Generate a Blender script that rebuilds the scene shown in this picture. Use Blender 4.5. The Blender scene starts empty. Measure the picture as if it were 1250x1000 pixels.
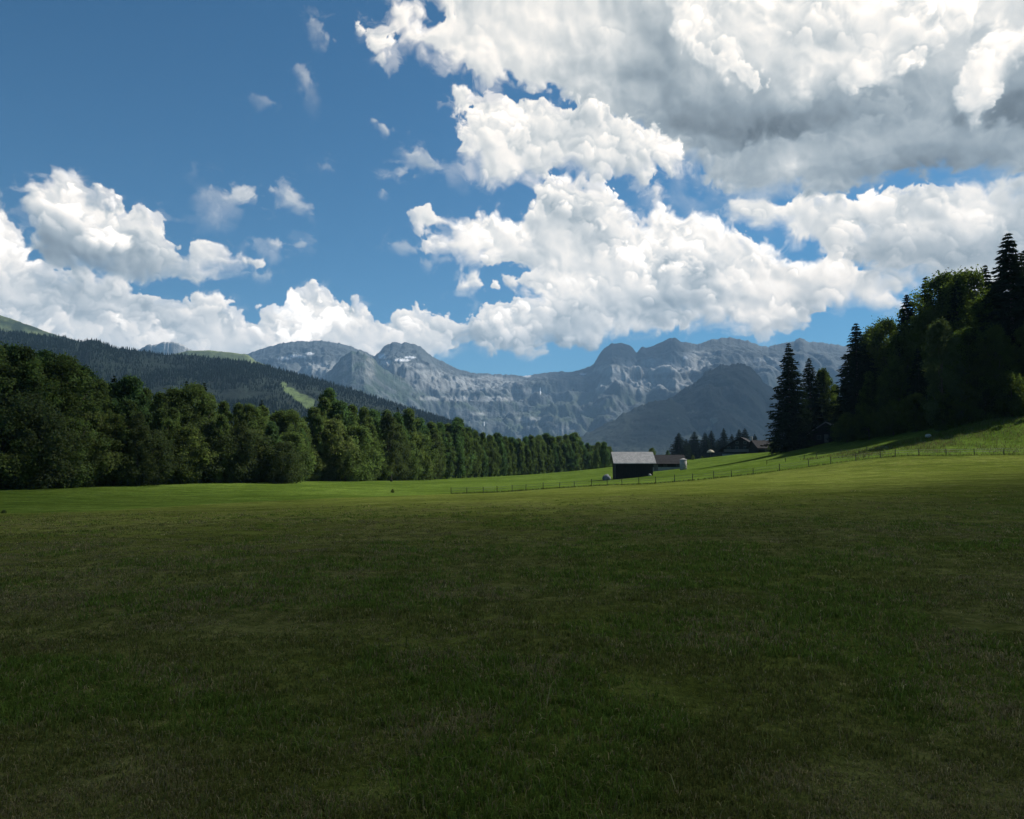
# ---------------------------------------------------------------- sky: clouds computed on an azimuth / elevation grid
import numpy as np, math
FPX, PITCH = 930.0, math.radians(4.06)          # focal length in photo pixels and camera pitch
def ae(x, y):
    """photo pixel -> azimuth, elevation in degrees (azimuth to the right of the view direction)"""
    X = (np.asarray(x, float) - 625.0) / FPX; Z = (500.0 - np.asarray(y, float)) / FPX
    c, s = math.cos(PITCH), math.sin(PITCH)
    Y, Zw = c - s * Z, s + c * Z
    return np.degrees(np.arctan2(X, Y)), np.degrees(np.arctan2(Zw, np.hypot(X, Y)))
AZ0, AZ1, EL0, EL1, STEP = -52.0, 52.0, -3.0, 47.0, 0.055
NW, NH = int((AZ1 - AZ0) / STEP), int((EL1 - EL0) / STEP)
gx = (np.arange(NW, dtype=np.float32) + .5) * STEP + AZ0
gy = (np.arange(NH, dtype=np.float32) + .5) * STEP + EL0
GX, GY = np.meshgrid(gx, gy)

def vnoise(X, Y, seed):
    r = np.random.RandomState(seed); g = r.rand(256, 256).astype(np.float32)
    xi, yi = np.floor(X).astype(np.int32), np.floor(Y).astype(np.int32)
    fx, fy = X - xi, Y - yi
    fx = fx * fx * fx * (fx * (fx * 6 - 15) + 10); fy = fy * fy * fy * (fy * (fy * 6 - 15) + 10)
    xi &= 255; yi &= 255; x1 = (xi + 1) & 255; y1 = (yi + 1) & 255
    return (g[yi, xi] * (1 - fx) + g[yi, x1] * fx) * (1 - fy) + (g[y1, xi] * (1 - fx) + g[y1, x1] * fx) * fy
def fbm(X, Y, f, octs, seed, gain=.5, ridge=False):
    o = np.zeros_like(X); a, t = 1.0, 0.0
    c, s = math.cos(.7), math.sin(.7)
    for k in range(octs):
        n = vnoise(X * f + 17.3 * k, Y * f + 5.1 * k, seed + k)
        if ridge: n = np.abs(2 * n - 1)
        o += a * n; t += a; a *= gain; f *= 2.03; X, Y = c * X - s * Y, s * X + c * Y
    return o / t
def worley(X, Y, f, seed):
    r = np.random.RandomState(seed); px = r.rand(128, 128).astype(np.float32); py = r.rand(128, 128).astype(np.float32)
    X, Y = X * f, Y * f
    xi, yi = np.floor(X).astype(np.int32), np.floor(Y).astype(np.int32)
    best = np.full(X.shape, 9.0, np.float32)
    for dx in (-1, 0, 1):
        for dy in (-1, 0, 1):
            cx, cy = xi + dx, yi + dy
            d = (cx + px[cy & 127, cx & 127] - X) ** 2 + (cy + py[cy & 127, cx & 127] - Y) ** 2
            np.minimum(best, d, out=best)
    return 1 - np.sqrt(best)
def sstep(a, b, x):
    t = np.clip((x - a) / (b - a), 0, 1); return t * t * (3 - 2 * t)
def blur(A, n):
    for ax in (0, 1):
        for _ in range(2):
            P = np.concatenate([np.repeat(np.take(A, [0], ax), n + 1, ax), A, np.repeat(np.take(A, [-1], ax), n, ax)], ax)
            C = np.cumsum(P, ax, dtype=np.float64)
            A = ((np.take(C, range(2 * n + 1, C.shape[ax]), ax) - np.take(C, range(0, C.shape[ax] - 2 * n - 1), ax)) / (2 * n + 1)).astype(np.float32)
    return A

wx = (fbm(GX, GY, .35, 4, 11) - .5); wy = (fbm(GX, GY, .35, 4, 31) - .5)
WX, WY = GX + 1.6 * wx, GY + 1.6 * wy
FB, FC = fbm(GX, GY, 1.3, 4, 201) - .5, fbm(GX, GY, 1.3, 4, 221) - .5
W1, W2 = worley(WX, WY, .30, 3), worley(WX + .5 * FB, WY + .5 * FC, .62, 4)
W3, W4 = worley(WX + .5 * FB, WY + .5 * FC, 1.35, 5), worley(WX + .3 * FB, WY + .3 * FC, 2.9, 6)
PUFF = .45 * W1 + .40 * W2 + .22 * W3 + .10 * W4
PUFF = (PUFF - PUFF.mean()) / PUFF.std()
LUMPS = blur(1.0 * W1 + .42 * W2 + .12 * W3 + .025 * W4, 2); LUMPS = (LUMPS - LUMPS.mean()) / LUMPS.std()
MOTT = fbm(WX + FB, WY + FC, .5, 6, 131, .55, True); MOTT = (MOTT - MOTT.mean()) / MOTT.std()
FINE = fbm(WX, WY, 1.1, 6, 51, .58); FINE = (FINE - FINE.mean()) / FINE.std()
WISP = fbm(GX * .8 + 2.5 * wx, GY * 1.3 + 2.5 * wy, .9, 6, 71, .6); WISP = (WISP - WISP.mean()) / WISP.std()
SOFT = fbm(WX, WY, .28, 4, 91); SOFT = (SOFT - SOFT.mean()) / SOFT.std()
LUM = np.zeros((NH, NW), np.float32); ALPHA = np.zeros((NH, NW), np.float32)

def cloud(pts, rough=.55, soft=.28, lit=.80, amp=.10, base=0., radius=2.2, opac=1., wisp=.25, shade=(), relief=1., lobes=1., seed=1):
    """one cloud: outline in photo pixels; lit = its mean tone, shade = (x, y, rx, ry, change) of thicker or thinner places"""
    global LUM, ALPHA
    p = np.array(pts, float); a, e = ae(p[:, 0], p[:, 1]); n = len(a)
    i0, i1 = max(0, int((a.min() - 3.5 - AZ0) / STEP)), min(NW, int((a.max() + 3.5 - AZ0) / STEP) + 1)
    j0, j1 = max(0, int((e.min() - 3.5 - EL0) / STEP)), min(NH, int((e.max() + 3.5 - EL0) / STEP) + 1)
    S = np.s_[j0:j1, i0:i1]
    X, Y = GX[S], GY[S]
    d2 = np.full(X.shape, 1e9, np.float32); ins = np.zeros(X.shape, bool)
    for k in range(n):
        ax, ay, bx, by = a[k], e[k], a[(k + 1) % n], e[(k + 1) % n]
        ux, uy = bx - ax, by - ay; L = ux * ux + uy * uy + 1e-9
        t = np.clip(((X - ax) * ux + (Y - ay) * uy) / L, 0, 1)
        np.minimum(d2, (X - ax - t * ux) ** 2 + (Y - ay - t * uy) ** 2, out=d2)
        cr = (ay > Y) != (by > Y)
        ins ^= cr & (X < ux * (Y - ay) / (uy if abs(uy) > 1e-9 else 1e-9) + ax)
    d = np.sqrt(d2) * np.where(ins, 1, -1)
    dd = d + rough * (.72 * PUFF[S] + .26 * FINE[S] + wisp * WISP[S]) - .12
    ey, ex = np.gradient(blur(d.astype(np.float32), 6), STEP)
    sf = .62 * soft * (1 + 1.8 * sstep(.1, .9, .85 * ey + .5 * ex) * (d < 1.5)) * (.55 + 1.9 * sstep(-.2, 1.5, SOFT[S]))   # undersides and shaded sides fray out
    al = sstep(-sf, sf * 1.3, dd) * opac * (1 - .35 * sstep(1.2, .1, dd) * sstep(.2, 1.6, WISP[S] + .4))
    q = np.clip(dd / radius, 0, 1)
    h = radius * np.sqrt(np.clip(1 - (1 - q) ** 2, 0, 1)) + relief * (.55 * LUMPS[S] + .25 * SOFT[S])
    h = blur(h, 2)
    hy, hx = np.gradient(h, STEP)
    inv = 1 / np.sqrt(1 + (hx ** 2 + hy ** 2) * .35)
    lam = (-.62 * hx * .59 - .72 * hy * .59 + .25) * inv
    lam = np.clip(lam * .5 + .5, 0, 1) - .62
    rim = np.exp(-np.clip(dd, 0, 9) / .5)
    v = lit - .035 + amp * 1.75 * lam + .06 * rim + .018 * SOFT[S] - .015 * MOTT[S]
    for (sx, sy, rx, ry, dv) in shade:
        ca, ce = ae(sx, sy); kx, ky = rx / FPX * 57.3, ry / FPX * 57.3
        g = ((X - ca + 1.2 * wx[S]) / kx) ** 2 + ((Y - ce + 1.2 * wy[S]) / ky) ** 2
        v = v + dv * np.exp(-g * .8)
    rs = np.random.RandomState(seed + int(abs(p[0, 0]) * 7 + abs(p[1, 1])))
    jj, ii = np.nonzero(ins)
    if lobes and len(jj):                        # billowing heads, the higher ones behind the lower ones
        nl = int(min(70, lobes * len(jj) * STEP * STEP / 1.7) + 2)
        pick = rs.randint(0, len(jj), nl); pick = pick[np.argsort(-jj[pick])]
        for q_ in pick:
            cx, cy = X[jj[q_], ii[q_]], Y[jj[q_], ii[q_]]
            rad = rs.choice([.5, .8, 1.2, 1.8, 2.6]) * rs.uniform(.8, 1.2) * min(1., .45 + .35 * max(0, d[jj[q_], ii[q_]]))
            k = int(rad * 2.3 / STEP) + 1
            w = np.s_[max(0, jj[q_] - k):jj[q_] + k, max(0, ii[q_] - k):ii[q_] + k]
            dx, dy = (X[w] - cx) / rad, (Y[w] - cy) / rad * 1.15
            rr = np.sqrt(dx * dx + dy * dy) - .20 * PUFF[S][w] - .07 * FINE[S][w]
            tp = .45 * dx + .85 * dy
            a_ = sstep(1.06, .86, rr) * sstep(-.75, .55, tp)
            b_ = sstep(1.5, 1.0, rr) * sstep(.98, 1.05, rr) * sstep(.1, .9, tp)
            v[w] += amp * rs.uniform(.3, 1.15) * a_ * (.28 + .62 * tp) - .42 * amp * b_
    if base:                                     # flat grey underside
        v = v - base * sstep(.75, .05, (Y - e.min()) / (e.max() - e.min()))
    fr = opac * .5 * sstep(.1, 1.9, WISP[S] + 1.1 * np.clip(dd, -2, 0) + .5) * sstep(-1.3, -.1, dd) * wisp * 1.6 * sstep(-1., 1., SOFT[S]); al = np.maximum(al, np.clip(fr, 0, .6))
    LUM[S] = LUM[S] * (1 - al) + v * al
    ALPHA[S] = ALPHA[S] + al * (1 - ALPHA[S])
# farthest first
cloud([(-60,250),(0,243),(6,257),(20,276),(32,290),(20,300),(-60,330)], .4, .3, .83, .07)
cloud([(-120,275),(0,282),(20,289),(51,313),(56,326),(112,328),(150,334),(160,347),(192,359),(224,360),(256,346),(276,358),(284,384),(300,390),(318,398),(340,395),(360,420),(330,460),(-120,470)],
      .42, .22, .83, .09, shade=[(60,350,60,22,-.06),(120,380,80,25,-.08),(30,395,60,20,-.05),(200,395,60,20,-.02),(100,412,40,10,.07),(20,300,50,25,.06),(230,360,50,18,.03),(10,415,40,10,-.06)])
cloud([(300,392),(314,396),(314,374),(333,372),(350,380),(349,352),(362,354),(382,346),(400,357),(428,372),(428,361),(445,358),(458,370),(468,392),(480,410),(470,470),(300,470)],
      .34, .18, .86, .10, shade=[(400,410,90,14,-.05),(380,385,40,15,.03)])
cloud([(468,392),(472,380),(483,374),(509,372),(528,382),(550,378),(560,386),(579,382),(592,370),(608,365),(650,370),(700,372),(760,385),(790,400),(740,415),(700,428),(640,432),(590,432),(530,428),(490,424),(470,412)],
      .34, .24, .85, .10, base=.16, shade=[(640,415,90,14,-.06),(520,395,40,15,.04),(600,385,40,12,.05)])
cloud([(410,392),(445,385),(478,396),(520,398),(560,408),(552,428),(505,445),(400,445)], .36, .35, .83, .08, seed=4)
cloud([(700,425),(640,422),(620,428),(650,437),(690,432)], .3, .4, .74, .04, opac=.6)
cloud([(550,358),(557,347),(566,334),(579,331),(598,338),(610,341),(616,355),(579,362)], .32, .2, .86, .09)
# central cumulus
cloud([(494,260),(520,252),(535,256),(545,265),(556,270),(575,257),(598,263),(612,261),(628,268),(650,262),(700,270),(720,330),(690,345),(618,327),(592,320),(560,314),(530,311),(519,300),(530,287),(548,283),(545,277),(522,281),(512,276),(505,268)],
      .34, .2, .86, .10, shade=[(600,300,60,20,.03),(670,320,50,20,-.04)])
cloud([(608,337),(640,328),(660,320),(720,300),(790,330),(830,380),(840,398),(740,412),(690,420),(656,395),(656,372),(650,359),(622,352)], .34, .24, .82, .09, shade=[(700,350,60,20,.05),(740,380,50,14,-.08),(690,400,60,16,-.03)])
cloud([(636,244),(650,246),(660,228),(668,215),(690,206),(715,219),(735,221),(752,232),(764,245),(772,262),(780,267),(800,257),(815,256),(838,268),(850,263),(880,262),(890,272),(912,285),(922,294),(936,290),(945,296),(952,312),(962,319),(985,316),(1035,308),(1070,335),(1105,376),(1080,378),(1060,371),(1010,375),(998,394),(960,412),(930,418),(900,402),(880,394),(800,396),(740,380),(700,345),(660,325),(634,275)],
      .36, .2, .86, .11, shade=[(690,255,40,26,-.14),(740,275,35,25,-.08),(730,235,25,18,.05),(830,370,55,22,-.20),(800,385,40,14,-.10),(850,325,30,22,-.09),(900,330,60,28,.06),(960,350,50,22,.02),(930,395,60,14,-.10),(780,300,40,30,.05),(845,290,40,18,.06),(890,380,25,10,.06),(1000,400,40,16,-.06)])
cloud([(885,394),(895,382),(920,376),(950,382),(958,390),(930,398),(900,400)], .25, .2, .86, .07)
# right middle bank
cloud([(1010,310),(1030,300),(1060,270),(1110,250),(1180,225),(1400,180),(1400,420),(1180,400),(1160,360),(1120,350),(1090,362),(1050,335)],
      .4, .35, .76, .07, shade=[(1100,310,90,40,-.06),(1070,285,60,14,.08),(1190,250,30,20,.12),(1200,310,80,30,-.04),(1100,360,60,12,.09),(1170,345,30,12,.05)])
cloud([(885,245),(890,238),(903,237),(917,245),(943,243),(968,241),(981,233),(1007,238),(1039,238),(1058,235),(1084,224),(1110,221),(1140,235),(1180,250),(1230,262),(1180,285),(1120,280),(1070,285),(1034,300),(1030,318),(1012,315),(994,299),(975,297),(962,284),(949,272),(908,270),(888,261)],
      .32, .2, .88, .09, shade=[(1130,255,60,16,-.08),(950,260,60,10,-.03),(1050,290,40,14,-.06)])
# left cumulus
cloud([(36,300),(33,270),(22,243),(30,236),(38,226),(61,215),(69,207),(93,211),(109,227),(128,233),(138,243),(154,248),(166,248),(189,259),(203,272),(208,289),(221,300),(226,312),(250,335),(256,350),(224,350),(154,340),(106,333),(58,326),(42,312)],
      .34, .2, .85, .10, shade=[(95,310,70,26,-.24),(60,265,34,28,-.04),(150,320,50,18,-.10),(110,270,40,20,-.05),(150,265,40,14,.07),(85,222,30,16,.05),(148,298,9,6,.10),(200,335,50,14,-.06)])
cloud([(234,297),(250,288),(262,297),(281,300),(285,311),(314,317),(320,324),(290,325),(272,331),(256,329),(238,325),(228,314)], .28, .22, .84, .08, shade=[(265,322,30,8,-.05)])
cloud([(205,308),(225,312),(235,300),(250,318),(240,340),(215,330)], .3, .4, .78, .05, opac=.6)
# top cloud: shaded body, then its sunlit heads
cloud([(437,29),(447,48),(463,67),(492,64),(508,61),(524,61),(536,74),(552,85),(575,86),(588,101),(607,98),(626,105),(642,112),(670,120),(720,150),(780,170),(815,204),(855,208),(862,224),(895,237),(940,243),(985,233),(1020,236),(1075,220),(1150,204),(1250,214),(1500,230),(1500,-330),(527,-330),(527,-20),(538,16),(530,27),(514,35),(511,28),(519,19),(517,6),(498,2),(482,6),(479,19),(482,40),(460,42)],
      .42, .3, .825, .08, radius=3.2, wisp=.4, lobes=.5,
      shade=[(600,40,110,40,.07),(700,70,70,50,.0),(800,70,40,60,-.16),(850,150,60,40,-.19),(960,170,90,40,-.22),(1080,165,120,45,-.22),(1200,185,100,30,-.25),(740,110,60,30,-.06),(690,10,40,14,-.02),(1240,110,25,40,-.16),(700,140,50,20,.02),(950,210,60,14,.04),(490,45,40,25,.06)])
cloud([(552,127),(559,110),(575,109),(580,117),(600,115),(623,109),(642,117),(670,112),(720,118),(760,135),(800,150),(830,170),(850,205),(815,203),(797,212),(800,230),(785,236),(764,224),(748,217),(716,219),(693,207),(677,208),(658,224),(636,220),(616,229),(591,229),(584,214),(575,198),(559,186),(562,170),(559,150)],
      .36, .22, .86, .10, wisp=.35, shade=[(690,160,70,30,-.07),(760,205,50,16,-.06),(620,130,50,16,.04),(615,165,40,14,.03),(770,155,40,12,.05),(650,200,40,20,-.03)])
cloud([(860,215),(880,190),(930,160),(1010,150),(1100,140),(1250,150),(1500,150),(1500,222),(1250,212),(1150,203),(1075,219),(1020,234),(985,231),(940,241),(897,236)],
      .36, .9, .60, .06, wisp=.2, radius=4, relief=.3, lobes=0, shade=[(900,215,50,20,.10),(965,205,22,14,.15),(1000,215,30,14,.04),(1200,190,90,14,-.03),(1050,170,80,20,.02)])
cloud([(808,-10),(870,-20),(862,30),(855,55),(878,62),(895,52),(898,75),(925,85),(932,100),(925,122),(912,118),(895,95),(870,85),(845,88),(838,60)], .36, .3, .90, .07)
cloud([(884,-20),(1180,-40),(1250,-20),(1180,20),(1150,60),(1120,85),(1090,105),(1060,108),(1040,110),(1020,95),(985,100),(960,60),(930,45),(905,30),(880,10)], .46, .4, .90, .09, shade=[(970,65,50,25,-.10),(1060,30,40,14,-.03),(1150,50,30,14,-.05),(930,25,30,15,-.04)])
cloud([(965,112),(985,108),(1005,118),(990,130),(970,126)], .25, .4, .86, .04, opac=.8)
cloud([(1180,60),(1210,40),(1250,20),(1320,-20),(1340,60),(1250,70),(1225,95),(1212,135),(1195,150),(1175,142),(1165,110)], .42, .4, .90, .07)
cloud([(955,200),(970,196),(982,205),(975,217),(958,212)], .25, .35, .80, .04, opac=.7)
cloud([(1165,228),(1190,218),(1215,225),(1210,248),(1180,252)], .3, .5, .88, .04, opac=.7)
# small fair-weather shreds
for pts, op in [([(242,236),(262,236),(285,228),(308,230),(324,240),(305,245),(290,252),(268,252)], .85), ([(334,232),(352,228),(362,240),(376,254),(362,256),(345,248)], .85),
        ([(318,294),(340,289),(369,298),(360,304),(335,306)], .85), ([(240,262),(262,261),(272,268),(258,270)], .4), ([(308,333),(330,330),(336,340),(314,343)], .45),
        ([(455,146),(468,143),(480,160),(472,168)], .7), ([(488,182),(505,186),(530,196),(555,200),(566,212),(550,218),(520,206),(498,198)], .75), ([(472,208),(490,206),(502,214),(486,220)], .7),
        ([(456,228),(476,227),(486,240),(468,238)], .6), ([(380,24),(395,26),(412,50),(398,56),(382,42)], .5), ([(362,82),(374,84),(384,104),(372,102)], .5), ([(470,296),(495,294),(505,304),(490,308)], .5),
        ([(518,320),(526,318),(530,326),(522,328)], .6), ([(305,113),(325,118),(340,128),(320,126)], .25), ([(235,204),(250,206),(248,213),(234,212)], .25), ([(316,262),(338,264),(330,272),(316,270)], .3),
        ([(792,228),(800,224),(806,236),(796,240)], .6), ([(826,214),(836,212),(838,222),(828,224)], .4), ([(846,236),(856,234),(858,244),(848,244)], .5), ([(390,203),(402,201),(405,207),(394,208)], .25)]:
    cloud(pts, .26, .6, .82, .05, opac=op * .85, wisp=.45, radius=1., lobes=0)

HAZE_D = 6.2e-5; SKY_S = .063; SKY_TINT = (.34, .75, .90); CLOUD_G = 14.4; SUN_S = 5.; EXPO = .58; CLOUD_T = 80.; CLOUD_F = 34.
CLOUD_EDGE = [(900, 380), (400, 200), (200, 136), (110, 106), (75, 92), (45, 68), (20, 46), (0, 50), (-9, 92), (-18, 110), (-31, 120), (-46, 126), (-58, 140), (-78, 178), (-130, 280), (-260, 380), (-600, 430), (-1300, 480)]
# ---------------------------------------------------------------- general helpers
import bpy, random
from mathutils import Vector
random.seed(7); RNG = np.random.RandomState(7)
SC = bpy.context.scene; COL = SC.collection
R = math.radians
SUN_AZ, SUN_EL = 59.0, 44.0
SUN = np.array([math.sin(R(SUN_AZ)) * math.cos(R(SUN_EL)), math.cos(R(SUN_AZ)) * math.cos(R(SUN_EL)), math.sin(R(SUN_EL))])
CAM_Z = 1.6

def mesh(name, V, F, mats=(), smooth=False, mi=None):
    """V (n,3), F (m,3) or (m,4) arrays or a list of such face arrays"""
    me = bpy.data.meshes.new(name); V = np.asarray(V, np.float32)
    Fs = F if isinstance(F, list) else [F]
    Fs = [np.asarray(f, np.int32) for f in Fs if len(f)]
    loops = np.concatenate([f.ravel() for f in Fs]); tot = np.concatenate([np.full(len(f), f.shape[1], np.int32) for f in Fs])
    me.vertices.add(len(V)); me.vertices.foreach_set('co', V.ravel())
    me.loops.add(len(loops)); me.loops.foreach_set('vertex_index', loops)
    me.polygons.add(len(tot)); st = np.zeros(len(tot), np.int32); st[1:] = np.cumsum(tot)[:-1]
    me.polygons.foreach_set('loop_start', st); me.polygons.foreach_set('loop_total', tot)
    if mi is not None: me.polygons.foreach_set('material_index', np.asarray(mi, np.int32))
    me.polygons.foreach_set('use_smooth', np.full(len(tot), smooth))
    for m in mats: me.materials.append(m)
    me.update(calc_edges=True); me.validate()
    return me
def vcol(me, name, C):
    C = np.asarray(C, np.float32)
    if C.ndim == 1: C = np.stack([C, C, C], -1)
    a = me.color_attributes.new(name, 'FLOAT_COLOR', 'POINT')
    a.data.foreach_set('color', np.concatenate([C, np.ones((len(C), 1), np.float32)], 1).ravel())
def link(name, me, parent=None, loc=(0, 0, 0), rz=0., sc=(1, 1, 1)):
    o = bpy.data.objects.new(name, me); COL.objects.link(o)
    o.parent = parent; o.location = loc; o.rotation_euler = (0, 0, rz); o.scale = sc
    return o
def tag(o, label=None, cat=None, group=None, kind=None):
    for k, v in (('label', label), ('category', cat), ('group', group), ('kind', kind)):
        if v: o[k] = v
    return o
def thing(name, label, cat, loc=(0, 0, 0), rz=0., group=None, sc=(1, 1, 1)):
    return tag(link(name, None, None, loc, rz, sc), label, cat, group)
class MB:
    """collects boxes, tubes and prisms into one mesh"""
    def __init__(s): s.V, s.Q, s.T, s.n = [], [], [], 0
    def add(s, V, Q=(), T=()):
        V = np.asarray(V, float); s.V.append(V)
        if len(Q): s.Q.append(np.asarray(Q, int) + s.n)
        if len(T): s.T.append(np.asarray(T, int) + s.n)
        s.n += len(V); return s
    def box(s, c, d, rz=0., tilt=None):
        x, y, z = np.array(d) / 2.; b = min(x, y, z) * .12
        V = np.array([[i * x, j * y, k * z] for k in (-1, 1) for j in (-1, 1) for i in (-1, 1)])
        if tilt is not None: V = V @ np.array(tilt).T
        ca, sa = math.cos(rz), math.sin(rz); V = V @ np.array([[ca, sa, 0], [-sa, ca, 0], [0, 0, 1]])
        return s.add(V + np.array(c), [[0, 2, 3, 1], [4, 5, 7, 6], [0, 1, 5, 4], [2, 6, 7, 3], [0, 4, 6, 2], [1, 3, 7, 5]])
    def hexa(s, V):
        return s.add(V, [[0, 2, 3, 1], [4, 5, 7, 6], [0, 1, 5, 4], [2, 6, 7, 3], [0, 4, 6, 2], [1, 3, 7, 5]])
    def tube(s, pts, rad, n=7, cap=True):
        pts = [np.array(p, float) for p in pts]; V = []
        for i, p in enumerate(pts):
            t = pts[min(i + 1, len(pts) - 1)] - pts[max(i - 1, 0)]; t = t / (np.linalg.norm(t) + 1e-9)
            u = np.cross(t, [0, 0, 1.] if abs(t[2]) < .9 else [1., 0, 0]); u /= np.linalg.norm(u); w = np.cross(t, u)
            r = rad[i] if hasattr(rad, '__len__') else rad
            V += [p + r * (math.cos(a) * u + math.sin(a) * w) for a in np.linspace(0, 2 * math.pi, n, endpoint=False)]
        Q = [[i * n + k, i * n + (k + 1) % n, (i + 1) * n + (k + 1) % n, (i + 1) * n + k] for i in range(len(pts) - 1) for k in range(n)]
        T = []
        if cap:
            V += [pts[0], pts[-1]]; a = len(pts) * n
            T = [[a, (k + 1) % n, k] for k in range(n)] + [[a + 1, (len(pts) - 1) * n + k, (len(pts) - 1) * n + (k + 1) % n] for k in range(n)]
        return s.add(V, Q, T)
    def me(s, name, mat, smooth=False):
        F = ([np.concatenate(s.Q)] if s.Q else []) + ([np.concatenate(s.T)] if s.T else [])
        return mesh(name, np.concatenate(s.V), F, [mat] if mat else [], smooth)
    def build(s, name, mat, parent=None, smooth=False): return link(name, s.me(name, mat, smooth), parent)

# ---------------------------------------------------------------- materials
def new_mat(name):
    m = bpy.data.materials.new(name); m.use_nodes = True; nt = m.node_tree; nt.nodes.clear()
    return m, nt
def N(nt, t, **k):
    n = nt.nodes.new(t)
    for a, v in k.items():
        if a in n.inputs.keys(): n.inputs[a].default_value = v
        else: setattr(n, a, v)
    return n
def L(nt, a, b): nt.links.new(a, b)
def mixc(nt, a, b, f, mode='MIX'):
    n = nt.nodes.new('ShaderNodeMix'); n.data_type = 'RGBA'; n.blend_type = mode
    for s, v in ((n.inputs[6], a), (n.inputs[7], b), (n.inputs[0], f)):
        if hasattr(v, 'default_value') or hasattr(v, 'is_output'): nt.links.new(v, s)
        else: s.default_value = (*v, 1) if isinstance(v, (tuple, list)) and len(v) == 3 else v
    return n.outputs[2]
def ramp(nt, v, a, b, lo=0., hi=1.):
    n = nt.nodes.new('ShaderNodeMapRange'); n.interpolation_type = 'SMOOTHSTEP'
    n.inputs[1].default_value, n.inputs[2].default_value, n.inputs[3].default_value, n.inputs[4].default_value = a, b, lo, hi
    nt.links.new(v, n.inputs[0]); return n.outputs[0]
def noise(nt, vec, scale, det=4., rough=.55, dist=0.):
    n = N(nt, 'ShaderNodeTexNoise', Scale=scale, Detail=det, Roughness=rough, Distortion=dist)
    if vec is not None: nt.links.new(vec, n.inputs['Vector'])
    return n.outputs['Fac']
def coords(nt, kind='Object', scale=(1, 1, 1)):
    t = nt.nodes.new('ShaderNodeTexCoord'); m = nt.nodes.new('ShaderNodeMapping'); m.inputs['Scale'].default_value = scale
    nt.links.new(t.outputs[kind], m.inputs['Vector']); return m.outputs['Vector']
def finish(nt, col, rough=.85, bump=None, bs=.4, bd=.05, spec=.25):
    p = N(nt, 'ShaderNodeBsdfPrincipled', Roughness=rough); p.inputs['Specular IOR Level'].default_value = spec
    if isinstance(col, (tuple, list)): p.inputs['Base Color'].default_value = (*col, 1)
    else: nt.links.new(col, p.inputs['Base Color'])
    if bump is not None:
        b = N(nt, 'ShaderNodeBump', Strength=bs, Distance=bd); nt.links.new(bump, b.inputs['Height']); nt.links.new(b.outputs['Normal'], p.inputs['Normal'])
    o = nt.nodes.new('ShaderNodeOutputMaterial'); nt.links.new(p.outputs[0], o.inputs['Surface']); return p
def plain(name, a, b, scale=4., rough=.8, stretch=(1, 1, 1), bs=.4, bd=.02):
    m, nt = new_mat(name); v = coords(nt, 'Object', stretch); f = noise(nt, v, scale, 5.)
    finish(nt, mixc(nt, a, b, ramp(nt, f, .3, .7)), rough, f, bs, bd); return m
def leaf_mat(name, dark, light, warm, trans=.35):
    m, nt = new_mat(name)
    at = N(nt, 'ShaderNodeAttribute', attribute_name='tone'); oi = nt.nodes.new('ShaderNodeObjectInfo')
    c = mixc(nt, dark, light, at.outputs['Fac'])
    c = mixc(nt, c, warm, ramp(nt, oi.outputs['Random'], .35, 1., 0., .6))
    d = nt.nodes.new('ShaderNodeBsdfDiffuse'); t = nt.nodes.new('ShaderNodeBsdfTranslucent'); g = N(nt, 'ShaderNodeBsdfGlossy', Roughness=.5)
    L(nt, c, d.inputs['Color']); t2 = mixc(nt, c, (.9, 1.15, .45), .55, 'MULTIPLY'); L(nt, t2, t.inputs['Color'])
    x = N(nt, 'ShaderNodeMixShader', Fac=trans); L(nt, d.outputs[0], x.inputs[1]); L(nt, t.outputs[0], x.inputs[2])
    y = N(nt, 'ShaderNodeMixShader', Fac=.0); L(nt, x.outputs[0], y.inputs[1]); L(nt, g.outputs[0], y.inputs[2])
    o = nt.nodes.new('ShaderNodeOutputMaterial'); L(nt, y.outputs[0], o.inputs['Surface']); return m
M = {}
M['leaf'] = leaf_mat('broadleaf foliage', (.044, .058, .020), (.155, .215, .076), (.125, .165, .064), .5)
M['leaf_cool'] = leaf_mat('cool green foliage', (.036, .055, .024), (.120, .200, .082), (.09, .16, .066), .5)
M['leaf_light'] = leaf_mat('light bush foliage', (.060, .080, .026), (.165, .205, .070), (.15, .17, .07), .5)
M['leaf_grey'] = leaf_mat('greyish foliage', (.045, .060, .028), (.088, .114, .050), (.085, .105, .045), .42)
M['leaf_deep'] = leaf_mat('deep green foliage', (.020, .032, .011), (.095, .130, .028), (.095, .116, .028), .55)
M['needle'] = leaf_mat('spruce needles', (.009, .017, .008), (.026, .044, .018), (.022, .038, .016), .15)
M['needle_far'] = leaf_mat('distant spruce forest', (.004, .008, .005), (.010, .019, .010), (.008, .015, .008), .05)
M['bark'] = plain('bark', (.05, .04, .03), (.12, .10, .08), 6., .95, (1, 1, .2), .8, .03)
M['timber'] = plain('dark weathered timber', (.014, .012, .011), (.035, .030, .026), 3., .85, (8, 8, .6), .6, .02)
M['timber_grey'] = plain('grey weathered boards', (.10, .095, .09), (.19, .18, .165), 3., .85, (6, 6, .6), .5, .02)
M['plaster'] = plain('pale render', (.30, .30, .28), (.42, .41, .38), 2., .9)
M['white_paint'] = plain('white paint', (.70, .70, .68), (.80, .80, .78), 3., .4)
M['stone'] = plain('grey stone', (.10, .11, .13), (.22, .23, .25), 2.5, .9, bs=.8, bd=.1)
M['stone_pale'] = plain('pale limestone', (.26, .26, .24), (.44, .44, .41), 3., .9, bs=.8, bd=.06)
M['glass'] = plain('dark glass', (.02, .025, .03), (.03, .035, .04), 1., .08)
M['rubber'] = plain('black rubber', (.015, .015, .015), (.03, .03, .03), 5., .8)
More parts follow.
